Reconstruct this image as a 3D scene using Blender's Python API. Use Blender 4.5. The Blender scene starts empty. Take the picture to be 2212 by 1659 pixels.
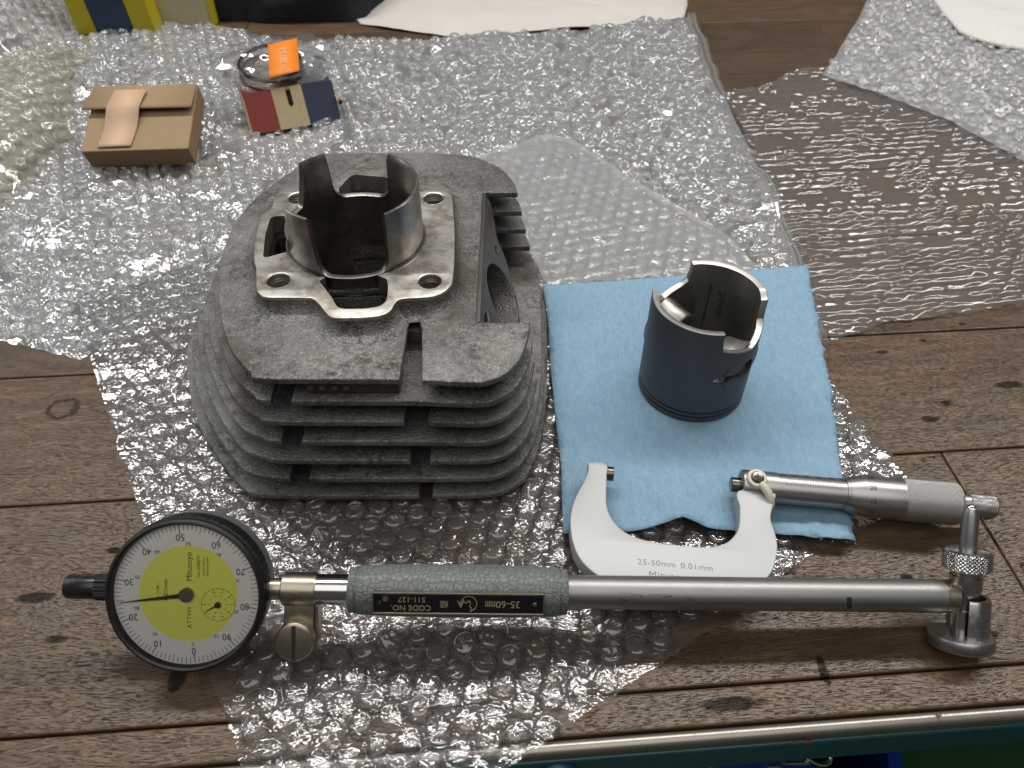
import bpy, bmesh, math, random
import numpy as np
from mathutils import Vector, Matrix, noise
from mathutils.geometry import delaunay_2d_cdt
random.seed(7)
MM = 0.001
SC = bpy.context.scene
COL = SC.collection
R = math.radians
# ------------------------------------------------------------------ camera
# photograph measured on a 2212 x 1659 copy: F = focal length in those pixels
H, F, CX, CY = 283.0, 1662.0, 1106.0, 829.5
PITCH = R(45)
SN, CS = math.sin(PITCH), math.cos(PITCH)
cam = bpy.data.cameras.new('camera')
cam.sensor_width = 36.0
cam.lens = 36.0*F/2212.0
cam.clip_start = 0.01
cam.clip_end = 50
cam.dof.use_dof = True
cam.dof.focus_distance = 0.335
cam.dof.aperture_fstop = 20.0
camo = bpy.data.objects.new('camera', cam)
COL.objects.link(camo)
camo.location = (0, 0, H*MM)
camo.rotation_euler = (R(90)-PITCH, 0, 0)
SC.camera = camo
# ------------------------------------------------------------------ light (indoor workshop)
w = bpy.data.worlds.new('World')
SC.world = w
w.use_nodes = True
w.node_tree.nodes['Background'].inputs[0].default_value = (1.0, 0.98, 0.95, 1)
w.node_tree.nodes['Background'].inputs[1].default_value = 0.075


def area_light(name, loc, target, sx, sy, power, color):
    l = bpy.data.lights.new(name, 'AREA')
    l.shape = 'RECTANGLE'
    l.size, l.size_y = sx, sy
    l.energy = power
    l.color = color
    o = bpy.data.objects.new(name, l)
    COL.objects.link(o)
    o.location = loc
    d = Vector(target)-Vector(loc)
    o.rotation_euler = d.to_track_quat('-Z', 'Y').to_euler()
    return o


area_light('tube_lamp', (0.25, 0.80, 1.22), (0.25, 0.2, 0), 2.4, 0.11, 26.0, (1.0, 0.985, 0.955))
area_light('ceiling_light', (-0.1, -0.45, 1.65), (0, 0.25, 0), 2.2, 1.3, 15.0, (1.0, 0.985, 0.96))
area_light('window_left', (-1.9, 0.8, 0.9), (0, 0.3, 0), 1.2, 1.0, 8.0, (0.86, 0.94, 1.0))
SC.view_settings.view_transform = 'Standard'
SC.view_settings.look = 'None'
SC.view_settings.exposure = 0
SC.view_settings.gamma = 1
SC.cycles.transparent_max_bounces = 16
SC.cycles.max_bounces = 10
SC.cycles.glossy_bounces = 5
SC.cycles.use_denoising = True
SC.cycles.caustics_reflective = False
SC.cycles.caustics_refractive = False
SC.cycles.sample_clamp_indirect = 8


# ------------------------------------------------------------------ helpers
def P(x, y, z=0.0):
    """photo pixel (2212 wide copy) -> point in mm on the level z"""
    u, v = (x-CX)/F, (y-CY)/F
    t = (H-z)/(SN+v*CS)
    return Vector((t*u, t*(CS-v*SN), z))


def smooth(a, b, x):
    t = min(1, max(0, (x-a)/(b-a)))
    return t*t*(3-2*t)


def empty(name, M=None, loc=None):
    o = bpy.data.objects.new(name, None)
    COL.objects.link(o)
    o.empty_display_size = 0.01
    if M is not None:
        o.matrix_world = M
    if loc is not None:
        o.location = Vector(loc)*MM
    return o


def tag(o, label, cat, group=None, kind=None):
    if label:
        o['label'] = label
    if cat:
        o['category'] = cat
    if group:
        o['group'] = group
    if kind:
        o['kind'] = kind
    return o


class MB:
    """collects verts (mm) and faces for one mesh"""
    def __init__(s):
        s.v, s.f = [], []

    def add(s, vs, fs):
        b = len(s.v)
        s.v += [Vector(q) for q in vs]
        s.f += [[b+i for i in f] for f in fs]
        return s

    def box(s, x0, x1, y0, y1, z0, z1):
        return s.add([(x0, y0, z0), (x1, y0, z0), (x1, y1, z0), (x0, y1, z0), (x0, y0, z1), (x1, y0, z1), (x1, y1, z1), (x0, y1, z1)],
                     [(0, 3, 2, 1), (4, 5, 6, 7), (0, 1, 5, 4), (1, 2, 6, 5), (2, 3, 7, 6), (3, 0, 4, 7)])

    def lathe(s, prof, seg=48, axis='x', c=(0, 0, 0), mod=None, cap=True):
        """prof: (along, radius) list; mod(along, ang, r)->r"""
        n = len(prof)
        vs, fs = [], []
        for i, (a, r) in enumerate(prof):
            for k in range(seg):
                t = 2*math.pi*k/seg
                rr = mod(a, t, r) if mod else r
                p, q = rr*math.cos(t), rr*math.sin(t)
                vs.append({'x': (a, p, q), 'y': (p, a, q), 'z': (p, q, a)}[axis])
        for i in range(n-1):
            for k in range(seg):
                k2 = (k+1) % seg
                fs.append((i*seg+k, i*seg+k2, (i+1)*seg+k2, (i+1)*seg+k))
        if cap:
            fs.append(tuple(range(seg))[::-1])
            fs.append(tuple((n-1)*seg+k for k in range(seg)))
        c = Vector(c)
        return s.add([Vector(v)+c for v in vs], fs)

    def tube(s, pts, r, seg=10, closed=False):
        n = len(pts)
        pts = [Vector(p) for p in pts]
        vs, fs = [], []
        for i, p in enumerate(pts):
            a = pts[(i-1) % n] if (closed or i > 0) else p
            b = pts[(i+1) % n] if (closed or i < n-1) else p
            d = (b-a).normalized()
            up = Vector((0, 0, 1)) if abs(d.z) < .9 else Vector((0, 1, 0))
            x = d.cross(up).normalized()
            y = d.cross(x)
            rr = r[i] if isinstance(r, (list, tuple)) else r
            for k in range(seg):
                t = 2*math.pi*k/seg
                vs.append(p+rr*(x*math.cos(t)+y*math.sin(t)))
        m = n if closed else n-1
        for i in range(m):
            j = (i+1) % n
            for k in range(seg):
                k2 = (k+1) % seg
                fs.append((i*seg+k, i*seg+k2, j*seg+k2, j*seg+k))
        if not closed:
            fs.append(tuple(range(seg)))
            fs.append(tuple((n-1)*seg+k for k in range(seg))[::-1])
        return s.add(vs, fs)

    def mesh(s, name, smooth_angle=35):
        me = bpy.data.meshes.new(name)
        me.from_pydata([v*MM for v in s.v], [], s.f)
        bm = bmesh.new()
        bm.from_mesh(me)
        bmesh.ops.recalc_face_normals(bm, faces=bm.faces)
        bm.to_mesh(me)
        bm.free()
        shade(me, smooth_angle)
        return me

    def build(s, name, mat, parent=None, smooth_angle=35, bevel=0, bseg=2):
        return link(name, s.mesh(name, smooth_angle), mat, parent, bevel, bseg)


def shade(me, ang=35):
    if ang:
        me.shade_smooth()
        me.set_sharp_from_angle(angle=R(ang))


def link(name, me, mat, parent=None, bevel=0, bseg=2):
    o = bpy.data.objects.new(name, me)
    COL.objects.link(o)
    if mat:
        me.materials.clear()
        me.materials.append(mat)
    o.parent = parent
    if bevel:
        m = o.modifiers.new('bevel', 'BEVEL')
        m.width = bevel*MM
        m.segments = bseg
        m.limit_method = 'ANGLE'
        m.angle_limit = R(40)
        m.harden_normals = False
    return o


def evaluated(o):
    dg = bpy.context.evaluated_depsgraph_get()
    return bpy.data.meshes.new_from_object(o.evaluated_get(dg))


def plate_mesh(loops, z0, z1, bevel=0.0, ang=35):
    """flat outline with holes (mm), extruded z0..z1 with rounded edges -> mesh in metres"""
    cu = bpy.data.curves.new('plate', 'CURVE')
    cu.dimensions = '2D'
    cu.fill_mode = 'BOTH'
    for lp in loops:
        sp = cu.splines.new('POLY')
        sp.points.add(len(lp)-1)
        for p, q in zip(sp.points, lp):
            p.co = (q[0], q[1], 0, 1)
        sp.use_cyclic_u = True
    cu.extrude = (z1-z0)/2-bevel
    cu.bevel_depth = bevel
    cu.bevel_resolution = 2
    cu.offset = -bevel
    o = bpy.data.objects.new('plate', cu)
    COL.objects.link(o)
    me = evaluated(o)
    bpy.data.objects.remove(o)
    bpy.data.curves.remove(cu)
    me.transform(Matrix.Scale(MM, 4) @ Matrix.Translation((0, 0, (z0+z1)/2)))
    bm = bmesh.new()
    bm.from_mesh(me)
    bmesh.ops.remove_doubles(bm, verts=bm.verts, dist=1e-6)
    bmesh.ops.recalc_face_normals(bm, faces=bm.faces)
    bm.to_mesh(me)
    bm.free()
    shade(me, ang)
    return me


def circle(cx, cy, r, n=32):
    return [(cx+r*math.cos(2*math.pi*k/n), cy+r*math.sin(2*math.pi*k/n)) for k in range(n)]


def spline_loop(pts, step=1.5):
    """closed Catmull-Rom through 2D points"""
    n = len(pts)
    out = []
    for i in range(n):
        p0, p1, p2, p3 = [Vector(pts[(i+k-1) % n][:2]) for k in range(4)]
        m = max(1, int((p2-p1).length/step))
        for j in range(m):
            t = j/m
            out.append(0.5*((2*p1)+(p2-p0)*t+(2*p0-5*p1+4*p2-p3)*t*t+(3*p1-p0-3*p2+p3)*t**3))
    return out


def round_poly(pts, rads, seg=5):
    n = len(pts)
    out = []
    for i in range(n):
        p = Vector(pts[i][:2])
        a = Vector(pts[i-1][:2])
        b = Vector(pts[(i+1) % n][:2])
        r = rads[i] if isinstance(rads, (list, tuple)) else rads
        d1, d2 = (a-p), (b-p)
        r = min(r, d1.length*.48, d2.length*.48)
        q1, q2 = p+d1.normalized()*r, p+d2.normalized()*r
        if r < .02:
            out.append(p)
            continue
        for k in range(seg+1):
            t = k/seg
            out.append(q1*(1-t)**2+p*2*t*(1-t)+q2*t*t)
    return out


def text(body, size, mat, parent, M=None, mapf=None, depth=0.05, name='lettering', align='CENTER', spacing=1.0, squeeze=1.0):
    """lettering as a thin mesh; mapf maps (x, y, z) in mm to a local point"""
    cu = bpy.data.curves.new('t', 'FONT')
    cu.body = body
    cu.size = size
    cu.align_x = align
    cu.align_y = 'CENTER'
    cu.extrude = depth
    cu.space_character = spacing
    cu.resolution_u = 3
    o = bpy.data.objects.new('t', cu)
    COL.objects.link(o)
    me = evaluated(o)
    bpy.data.objects.remove(o)
    for v in me.vertices:
        p = Vector((v.co.x*squeeze, v.co.y, v.co.z))
        if M is not None:
            p = M @ p
        if mapf is not None:
            p = Vector(mapf(p))
        v.co = p*MM
    return link(name, me, mat, parent)


def TR(x, y, z=0, rz=0):
    return Matrix.Translation((x, y, z)) @ Matrix.Rotation(R(rz), 4, 'Z')


# ------------------------------------------------------------------ materials
def new_mat(name):
    m = bpy.data.materials.new(name)
    m.use_nodes = True
    nt = m.node_tree
    nt.nodes.clear()
    return m, nt


class NT:
    def __init__(s, name):
        s.m, s.t = new_mat(name)
        s.out = s.n('ShaderNodeOutputMaterial')
        s.co = s.n('ShaderNodeTexCoord').outputs['Object']

    def n(s, typ, ins=None, **kw):
        nd = s.t.nodes.new(typ)
        for k, v in kw.items():
            setattr(nd, k, v)
        for k, v in (ins or {}).items():
            sock = nd.inputs[k]
            if hasattr(v, 'is_output'):
                s.t.links.new(v, sock)
            else:
                if isinstance(v, (tuple, list)) and len(v) == 3 and sock.type == 'RGBA':
                    v = (*v, 1)
                sock.default_value = v
        return nd

    def noise(s, scale, detail=4, rough=.55, co=None, dist=0):
        return s.n('ShaderNodeTexNoise', {'Vector': co or s.co, 'Scale': scale, 'Detail': detail, 'Roughness': rough, 'Distortion': dist}).outputs['Fac']

    def ramp(s, fac, stops):
        nd = s.n('ShaderNodeValToRGB', {'Fac': fac})
        e = nd.color_ramp.elements
        while len(e) < len(stops):
            e.new(.5)
        for k, (p, c) in enumerate(stops):
            e[k].position = p
            if not isinstance(c, (tuple, list)):
                c = (c, c, c)
            e[k].color = (*c, 1) if len(c) == 3 else c
        return nd.outputs['Color']

    def map(s, scale=(1, 1, 1), loc=(0, 0, 0), rot=(0, 0, 0), co=None):
        return s.n('ShaderNodeMapping', {'Vector': co or s.co, 'Scale': scale, 'Location': loc, 'Rotation': rot}).outputs['Vector']

    def mix(s, fac, a, b, mode='MIX'):
        nd = s.n('ShaderNodeMix', data_type='RGBA', blend_type=mode)
        for k, v in ((0, fac), (6, a), (7, b)):
            if hasattr(v, 'is_output'):
                s.t.links.new(v, nd.inputs[k])
            else:
                if isinstance(v, (tuple, list)) and len(v) == 3:
                    v = (*v, 1)
                nd.inputs[k].default_value = v
        return nd.outputs[2]

    def math(s, op, a, b=0.0, c=0.0):
        nd = s.n('ShaderNodeMath', operation=op)
        for k, v in enumerate((a, b, c)):
            if hasattr(v, 'is_output'):
                s.t.links.new(v, nd.inputs[k])
            else:
                nd.inputs[k].default_value = v
        return nd.outputs[0]

    def bump(s, h, strength=.3, dist=.0005, nrm=None):
        ins = {'Height': h, 'Strength': strength, 'Distance': dist}
        if nrm:
            ins['Normal'] = nrm
        return s.n('ShaderNodeBump', ins).outputs['Normal']

    def principled(s, **kw):
        ins = {k.replace('_', ' '): v for k, v in kw.items()}
        b = s.n('ShaderNodeBsdfPrincipled', ins)
        s.t.links.new(b.outputs[0], s.out.inputs[0])
        return s.m

    def surface(s, sh):
        s.t.links.new(sh, s.out.inputs[0])
        return s.m


def plain(name, col, rough=.5, metal=0.0, var=.08, scale=400, bumps=.0, bscale=900, spec=.5):
    t = NT(name)
    n = t.noise(scale, 5)
    c2 = tuple(max(0, c*(1-var*2.2)) for c in col)
    c = t.mix(n, c2, tuple(min(1, c*(1+var)) for c in col))
    kw = dict(Base_Color=c, Roughness=t.ramp(t.noise(scale*.6, 4), [(.3, max(.02, rough-.07)), (.7, min(1, rough+.07))]), Metallic=metal)
    kw['Specular_IOR_Level'] = spec
    if bumps:
        kw['Normal'] = t.bump(t.noise(bscale, 4), bumps, .0003)
    return t.principled(**kw)


def mat_cast():
    t = NT('cast_aluminium')
    big = t.noise(26, 6, .62)
    mid = t.noise(230, 7, .78)
    c = t.mix(t.ramp(big, [(.36, 0), (.64, 1)]), (.135, .130, .122), (.275, .268, .255))
    spots = t.math('MULTIPLY', t.ramp(mid, [(.42, 1), (.55, 0)]), t.ramp(t.noise(40, 4, .6), [(.40, .15), (.66, .95)]))
    c = t.mix(spots, c, (.055, .05, .043))
    c = t.mix(t.ramp(t.noise(1350, 3, .7), [(.34, .7), (.50, 0)]), c, (.09, .083, .074))  # dark specks paint the shading of the sandy relief into the colour
    c = t.mix(t.ramp(t.noise(1250, 2, .6, co=t.map((1, 1, 1), (3, 1, 2))), [(.58, 0), (.72, .55)]), c, (.60, .58, .54))  # bright specks paint the sparkle of the sandy relief
    oil = t.math('MULTIPLY', t.ramp(t.noise(19, 5, .65, co=t.map((1, 1, 1.6), (.3, .1, 0))), [(.54, 0), (.66, .8)]), .9)
    c = t.mix(oil, c, (.070, .056, .043))
    h = t.math('ADD', t.math('MULTIPLY', t.noise(1000, 3, .6), 1.0), t.math('MULTIPLY', t.noise(330, 3), .7))
    return t.principled(Base_Color=c, Metallic=.78, Roughness=t.ramp(mid, [(.3, .60), (.7, .47)]), Normal=t.bump(h, .8, .0010))


def mat_machined():
    t = NT('machined_aluminium')
    st = t.noise(120, 6, .7)
    scr = t.noise(300, 3, .6, co=t.map((1, 14, 1), rot=(0, 0, .5)))
    c = t.mix(t.ramp(st, [(.46, 0), (.62, 1)]), (.50, .48, .45), (.30, .265, .225))
    c = t.mix(t.ramp(t.noise(420, 6, .75), [(.30, .8), (.42, 0)]), c, (.12, .10, .085))
    return t.principled(Base_Color=c, Metallic=.9, Roughness=t.ramp(scr, [(.3, .30), (.7, .46)]), Normal=t.bump(scr, .08, .0002))


def mat_iron():
    t = NT('sleeve_iron')
    c = t.mix(t.ramp(t.noise(90, 6, .65), [(.38, 0), (.65, 1)]), (.20, .185, .17), (.36, .33, .30))
    hone = t.noise(500, 4, .6, co=t.map((3, 3, 1)))
    return t.principled(Base_Color=c, Metallic=.95, Roughness=t.ramp(hone, [(.3, .26), (.7, .40)]), Normal=t.bump(hone, .10, .0002))


def mat_metal(name, col, rough, brushed=None, bump=.04, dirt=0.0):
    t = NT(name)
    b = t.noise(600, 4, .6, co=t.map(brushed or (1, 1, 1)))
    c = t.mix(t.noise(130, 5, .7), tuple(x*(.86-dirt) for x in col), col)
    return t.principled(Base_Color=c, Metallic=1.0, Roughness=t.ramp(b, [(.25, max(.03, rough-.07)), (.75, rough+.08)]), Normal=t.bump(b, bump, .0002))


def bench_xy(x, y):
    c, s = math.cos(R(-4.25)), math.sin(R(-4.25))
    return (x*c-y*s, x*s+y*c)


WOOD_MARKS = []
for px_, py_, ra_, rb_, rg_ in ((135, 882, 8.5, 8.0, 1), (75, 1290, 9, 3.0, 0), (382, 1462, 4, 7, 0), (1780, 1450, 2.2, 6.5, 0), (1960, 1250, 3, 3, 0), (2130, 1370, 6, 3, 0), (2010, 905, 5, 2.4, 0), (330, 935, 2, 6, 0),
                                (1905, 760, 4, 1.8, 0), (1580, 1520, 14, 3, 0), (120, 1380, 5, 2, 0), (2180, 830, 9, 3, 0)):
    q_ = bench_xy(*P(px_, py_, 0)[:2])
    WOOD_MARKS.append((q_[0], q_[1], ra_, rb_, rg_))


def mat_wood():
    t = NT('worn_oak')
    rnd = t.n('ShaderNodeObjectInfo').outputs['Random']
    off = t.n('ShaderNodeCombineXYZ', {'X': t.math('MULTIPLY', rnd, 3.1), 'Y': t.math('MULTIPLY', rnd, 7.7), 'Z': rnd}).outputs[0]
    co = t.n('ShaderNodeVectorMath', {0: t.co, 1: off}, operation='ADD').outputs[0]
    wob = t.n('ShaderNodeTexNoise', {'Vector': co, 'Scale': 9, 'Detail': 2}).outputs['Color']
    co2 = t.n('ShaderNodeVectorMath', {0: co, 1: t.n('ShaderNodeVectorMath', {0: wob, 'Scale': .02}, operation='SCALE').outputs[0]}, operation='ADD').outputs[0]
    g1 = t.noise(26, 6, .62, co=t.map((1, 9, 9), co=co2))
    g2 = t.noise(120, 5, .6, co=t.map((1, 11, 11), co=co2))
    pore = t.noise(260, 4, .72, co=t.map((1, 11, 11), co=co2), dist=.15)
    stain = t.noise(16, 5, .65, co=t.map((1, 1.6, 1), co=co))
    scr = t.n('ShaderNodeTexVoronoi', {'Vector': t.map((7, 60, 60), rot=(0, 0, .9), co=co2), 'Scale': 3.2}, feature='DISTANCE_TO_EDGE').outputs[0]
    scr2 = t.n('ShaderNodeTexVoronoi', {'Vector': t.map((60, 5, 60), rot=(0, 0, .35), co=co2), 'Scale': 2.2}, feature='DISTANCE_TO_EDGE').outputs[0]
    c = t.ramp(g1, [(.28, (.060, .033, .015)), (.5, (.112, .066, .032)), (.72, (.185, .116, .060))])
    c = t.mix(1.0, c, t.ramp(rnd, [(0, (.58, .54, .50)), (.5, (.86, .79, .71)), (1, (1.06, .95, .82))]), 'MULTIPLY')
    c = t.mix(t.ramp(g2, [(.35, .55), (.6, 0)]), c, (.058, .035, .019))
    c = t.mix(t.ramp(pore, [(.37, 1), (.455, 0)]), c, (.018, .014, .011))
    c = t.mix(t.ramp(stain, [(.55, 0), (.74, .72)]), c, (.050, .042, .036))
    dent = t.noise(38, 5, .7, co=t.map((1, 2.2, 1), co=co))
    dm = t.ramp(dent, [(.655, 0), (.70, 1)])
    c = t.mix(dm, c, (.014, .011, .009))
    sm = t.ramp(scr2, [(.003, .5), (.008, 0)])
    gate = t.ramp(t.noise(22, 3, co=co), [(.52, 0), (.60, 1)])
    sm = t.math('MULTIPLY', sm, gate)
    c = t.mix(sm, c, (.035, .028, .022))
    sep = t.n('ShaderNodeSeparateXYZ', {0: t.co})
    wn = t.math('MULTIPLY', t.math('SUBTRACT', t.noise(220, 4, .7), .5), 1.6)
    marks = None
    for (mx, my, ra, rb, ring_) in WOOD_MARKS:
        ex_2 = t.math('POWER', t.math('DIVIDE', t.math('SUBTRACT', sep.outputs[0], mx*MM), ra*MM), 2.0)
        ey_2 = t.math('POWER', t.math('DIVIDE', t.math('SUBTRACT', sep.outputs[1], my*MM), rb*MM), 2.0)
        d_ = t.math('ADD', t.math('ADD', ex_2, ey_2), wn)
        mk_ = t.ramp(d_, [(.35, 0), (.55, .75), (.8, .75), (1.0, 0)] if ring_ else [(.45, .9), (1.0, 0)])
        marks = mk_ if marks is None else t.math('MAXIMUM', marks, mk_)
    c = t.mix(marks, c, (.014, .011, .009))
    h = t.math('ADD', t.math('MULTIPLY', t.ramp(pore, [(.34, 0), (.47, 1)]), 1.0), t.math('MULTIPLY', g2, .5))
    h = t.math('SUBTRACT', h, t.math('MULTIPLY', dm, 1.2))
    h = t.math('SUBTRACT', h, t.math('MULTIPLY', sm, .3))
    return t.principled(Base_Color=c, Roughness=t.ramp(g1, [(.3, .32), (.7, .46)]), Specular_IOR_Level=t.math('MULTIPLY', t.math('SUBTRACT', 1.0, t.math('MULTIPLY', t.math('MAXIMUM', marks, dm), .85)), .65), Normal=t.bump(h, .55, .0006))


def mat_film(name, haze=.08, tint=(1, 1, 1), gloss=.10, creases=0.0, scale=1.0, refl=1.6, rough=.08):
    """thin clear polyethylene: see-through, with a mirror-like skin and a little milkiness"""
    t = NT(name)
    kw = {}
    if creases:
        kw['Normal'] = t.bump(t.noise(420*scale, 2, .5), creases, .0012)
    fr = t.n('ShaderNodeFresnel', {'IOR': 1.5, **kw}).outputs[0]
    fac = t.math('MINIMUM', t.math('MULTIPLY_ADD', fr, refl, gloss*.3), .95)
    tr = t.n('ShaderNodeBsdfTransparent', {'Color': tint}).outputs[0]
    gl = t.n('ShaderNodeBsdfGlossy', {'Color': (1, 1, 1), 'Roughness': rough, **kw}).outputs[0]
    a = t.n('ShaderNodeMixShader', {0: fac, 1: tr, 2: gl}).outputs[0]
    df = t.n('ShaderNodeBsdfDiffuse', {'Color': tuple(.86*x for x in tint), **kw}).outputs[0]
    tl = t.n('ShaderNodeBsdfTranslucent', {'Color': tuple(.86*x for x in tint), **kw}).outputs[0]
    mil = t.n('ShaderNodeMixShader', {0: .45, 1: df, 2: tl}).outputs[0]
    return t.surface(t.n('ShaderNodeMixShader', {0: haze, 1: a, 2: mil}).outputs[0])


def mat_towel():
    t = NT('blue_paper_towel')
    f = t.noise(900, 4, .6, co=t.map((1, .45, 1)))
    g = t.noise(230, 5, .65, co=t.map((1.6, .6, 1)))
    c = t.mix(f, (.165, .270, .37), (.285, .425, .53))
    c = t.mix(t.ramp(g, [(.35, .45), (.6, 0)]), c, (.15, .27, .39))
    c = t.mix(t.ramp(t.noise(42, 4, .6), [(.68, 0), (.8, .35)]), c, (.26, .33, .36))
    h = t.math('ADD', t.math('ADD', f, t.math('MULTIPLY', g, 1.2)), t.math('MULTIPLY', t.noise(75, 4, .6, co=t.map((2.2, .5, 1))), 2.2))
    return t.principled(Base_Color=c, Roughness=.93, Specular_IOR_Level=.15, Normal=t.bump(h, .6, .0008))


def mat_leather():
    t = NT('grey_crackle_grip')
    wob = t.n('ShaderNodeTexNoise', {'Vector': t.co, 'Scale': 500, 'Detail': 2}).outputs['Color']
    co = t.n('ShaderNodeVectorMath', {0: t.co, 1: t.n('ShaderNodeVectorMath', {0: wob, 'Scale': .0009}, operation='SCALE').outputs[0]}, operation='ADD').outputs[0]
    v = t.n('ShaderNodeTexVoronoi', {'Vector': co, 'Scale': 500}, feature='DISTANCE_TO_EDGE').outputs[0]
    m = t.ramp(v, [(.02, 0), (.12, 1)])
    c = t.mix(m, (.085, .092, .083), (.135, .149, .135))
    c = t.mix(t.ramp(t.noise(60, 5, .7), [(.55, 0), (.75, .4)]), c, (.12, .125, .11))
    return t.principled(Base_Color=c, Roughness=.46, Normal=t.bump(m, .45, .0004))


def mat_moly():
    t = NT('blue_black_coating')
    n = t.noise(1400, 3, .6)
    c = t.mix(n, (.055, .058, .065), (.080, .084, .093))
    return t.principled(Base_Color=c, Metallic=.3, Roughness=t.ramp(n, [(.3, .44), (.7, .54)]), Specular_IOR_Level=.6, Normal=t.bump(t.noise(2200, 2), .12, .0002))


def mat_card():
    t = NT('kraft_card')
    n = t.noise(800, 5, .7)
    c = t.mix(n, (.25, .170, .095), (.34, .24, .14))
    c = t.mix(t.ramp(t.noise(1600, 3), [(.30, .5), (.4, 0)]), c, (.14, .085, .045))
    return t.principled(Base_Color=c, Roughness=.78, Specular_IOR_Level=.25, Normal=t.bump(n, .15, .0003))


def mat_paint(name, col, wear, rough=.38, th=.62):
    t = NT(name)
    m = t.ramp(t.noise(90, 7, .72), [(th, 0), (th+.03, 1)])
    c = t.mix(m, t.mix(t.noise(60, 4), tuple(.7*x for x in col), col), wear)
    return t.principled(Base_Color=c, Roughness=t.ramp(m, [(0, rough), (1, .7)]), Normal=t.bump(m, -.3, .0004))


M = {}
M['wood'] = mat_wood()
M['cast'] = mat_cast()
M['mach'] = mat_machined()
M['iron'] = mat_iron()
M['emboss'] = plain('grey_emboss', (.24, .26, .24), .4)
M['hub'] = plain('brown_hub', (.16, .145, .125), .4, .5)
M['rusty'] = plain('rusty_casting', (.13, .075, .05), .7, .3, .3, 600, .5)
M['pad'] = mat_metal('dull_shaded_alloy_pad', (.17, .165, .16), .46, (1, 1, 1), .1, .1)  # dull alloy toned dark: the side-lit pad's shade is put into its colour
M['towel'] = mat_towel()
M['leather'] = mat_leather()
M['moly'] = mat_moly()
M['card'] = mat_card()
M['film_clear'] = mat_film('film_clear', .06, creases=.32, scale=1.0, refl=.75, rough=.07)
M['bubble_clear'] = mat_film('bubble_clear', .06, refl=1.25, creases=.12, scale=1.5, rough=.06)
M['film_mid'] = mat_film('film_mid', .20, creases=.5)
M['bubble_mid'] = mat_film('bubble_mid', .24, refl=2.2, creases=.35, scale=1.2)
M['film_haze'] = mat_film('film_haze', .30, creases=.6, scale=.9)
M['film_milky'] = mat_film('film_milky', .30, tint=(1, .985, .90))
M['bubble_milky'] = mat_film('bubble_milky', .24, tint=(1, .985, .90), refl=1.9, creases=.5)
M['film_white'] = mat_film('film_white', .34)
M['bubble_white'] = mat_film('bubble_white', .30, refl=2.2, creases=.8)
M['film_rib'] = mat_film('film_rib', .10, gloss=.02, refl=.95, rough=.09)
M['film_flat'] = mat_film('film_flat', .14, refl=1.6)
M['bag'] = mat_film('bag_film', .07, refl=2.2)
M['bag_thin'] = mat_film('bag_thin', .02, refl=.8)
M['satin'] = mat_metal('satin_chrome', (.38, .37, .36), .36, (1, 10, 10))
M['satin_tube'] = mat_metal('grey_satin_tube', (.32, .312, .30), .46, (1, 16, 16), dirt=.05)
fe = NT('frame_enamel')
M['frame'] = fe.principled(Base_Color=fe.mix(fe.noise(1500, 3), (.385, .39, .39), (.42, .425, .425)), Metallic=.25, Roughness=.5, Normal=fe.bump(fe.noise(2500, 2), .05, .0002))
M['chrome'] = mat_metal('chrome', (.60, .59, .57), .16, (1, 12, 12), .02)
M['steel'] = mat_metal('steel', (.44, .425, .40), .28, (1, 1, 1), .05)
M['nickel'] = mat_metal('aged_nickel', (.42, .37, .29), .33, (1, 1, 1), .08, .12)
M['dark_steel'] = mat_metal('dark_steel', (.16, .145, .13), .25)
M['black'] = plain('black_plastic', (.012, .012, .012), .28, 0, .05)
M['black_matte'] = plain('black_rubber', (.010, .010, .010), .42, 0, .05, bumps=.1, spec=.3)
M['ink'] = plain('black_ink', (.012, .012, .012), .6, 0, 0)
M['ink_grey'] = plain('grey_ink', (.10, .10, .055), .6, 0, 0)
M['etch'] = plain('etched_line', (.16, .16, .155), .6, 0, 0)
M['gold_ink'] = plain('gold_ink', (.42, .36, .22), .5, .3, .05)
M['case'] = plain('grey_case', (.14, .145, .14), .4, .4)
M['dial_white'] = plain('dial_white', (.86, .83, .79), .5, 0, .02)
M['dial_yellow'] = plain('dial_yellow', (.86, .86, .15), .5, 0, .02)
M['lever'] = plain('cream_plastic', (.52, .50, .41), .35, 0, .06)
M['plate'] = plain('black_plate', (.008, .008, .009), .25, 0, .05)
M['alu_in'] = mat_metal('raw_piston_alloy', (.42, .405, .375), .42, (1, 1, 1), .15, .1)
M['tape'] = plain('sticking_plaster', (.56, .37, .235), .6, 0, .08, 900, .6, 1600)
M['red'] = plain('red_print', (.17, .011, .006), .55, 0, .06)
M['cream'] = plain('cream_print', (.38, .30, .165), .6, 0, .08, 200)
M['navy'] = plain('navy_print', (.004, .011, .038), .5, 0, .08)
M['orange'] = plain('orange_label', (.80, .22, .012), .5, 0, .03)
M['white_ink'] = plain('white_ink', (.75, .72, .68), .6, 0, .02)
M['yellow'] = plain('yellow_card', (.52, .44, .015), .5, 0, .06)
M['dblue'] = plain('dark_blue_card', (.008, .030, .075), .5, 0, .1)
M['paper_cream'] = plain('cream_card', (.56, .50, .33), .6, 0, .05, 60)
M['cloth'] = plain('black_cloth', (.012, .013, .018), .85, 0, .2, 300, .5)
M['paper'] = plain('white_paper', (.54, .51, .475), .6, 0, .03, 40, .1, 60)
M['foam'] = plain('white_foam', (.58, .565, .53), .7, 0, .03, 200, .3, 500)
M['edge_steel'] = mat_paint('worn_steel_edge', (.36, .33, .29), (.13, .085, .06), .36, .60)
M['edge_steel'].node_tree.nodes['Principled BSDF'].inputs['Metallic'].default_value = .85
M['teal'] = mat_paint('chipped_teal_paint', (.018, .075, .095), (.10, .04, .025), .32, .63)
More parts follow.
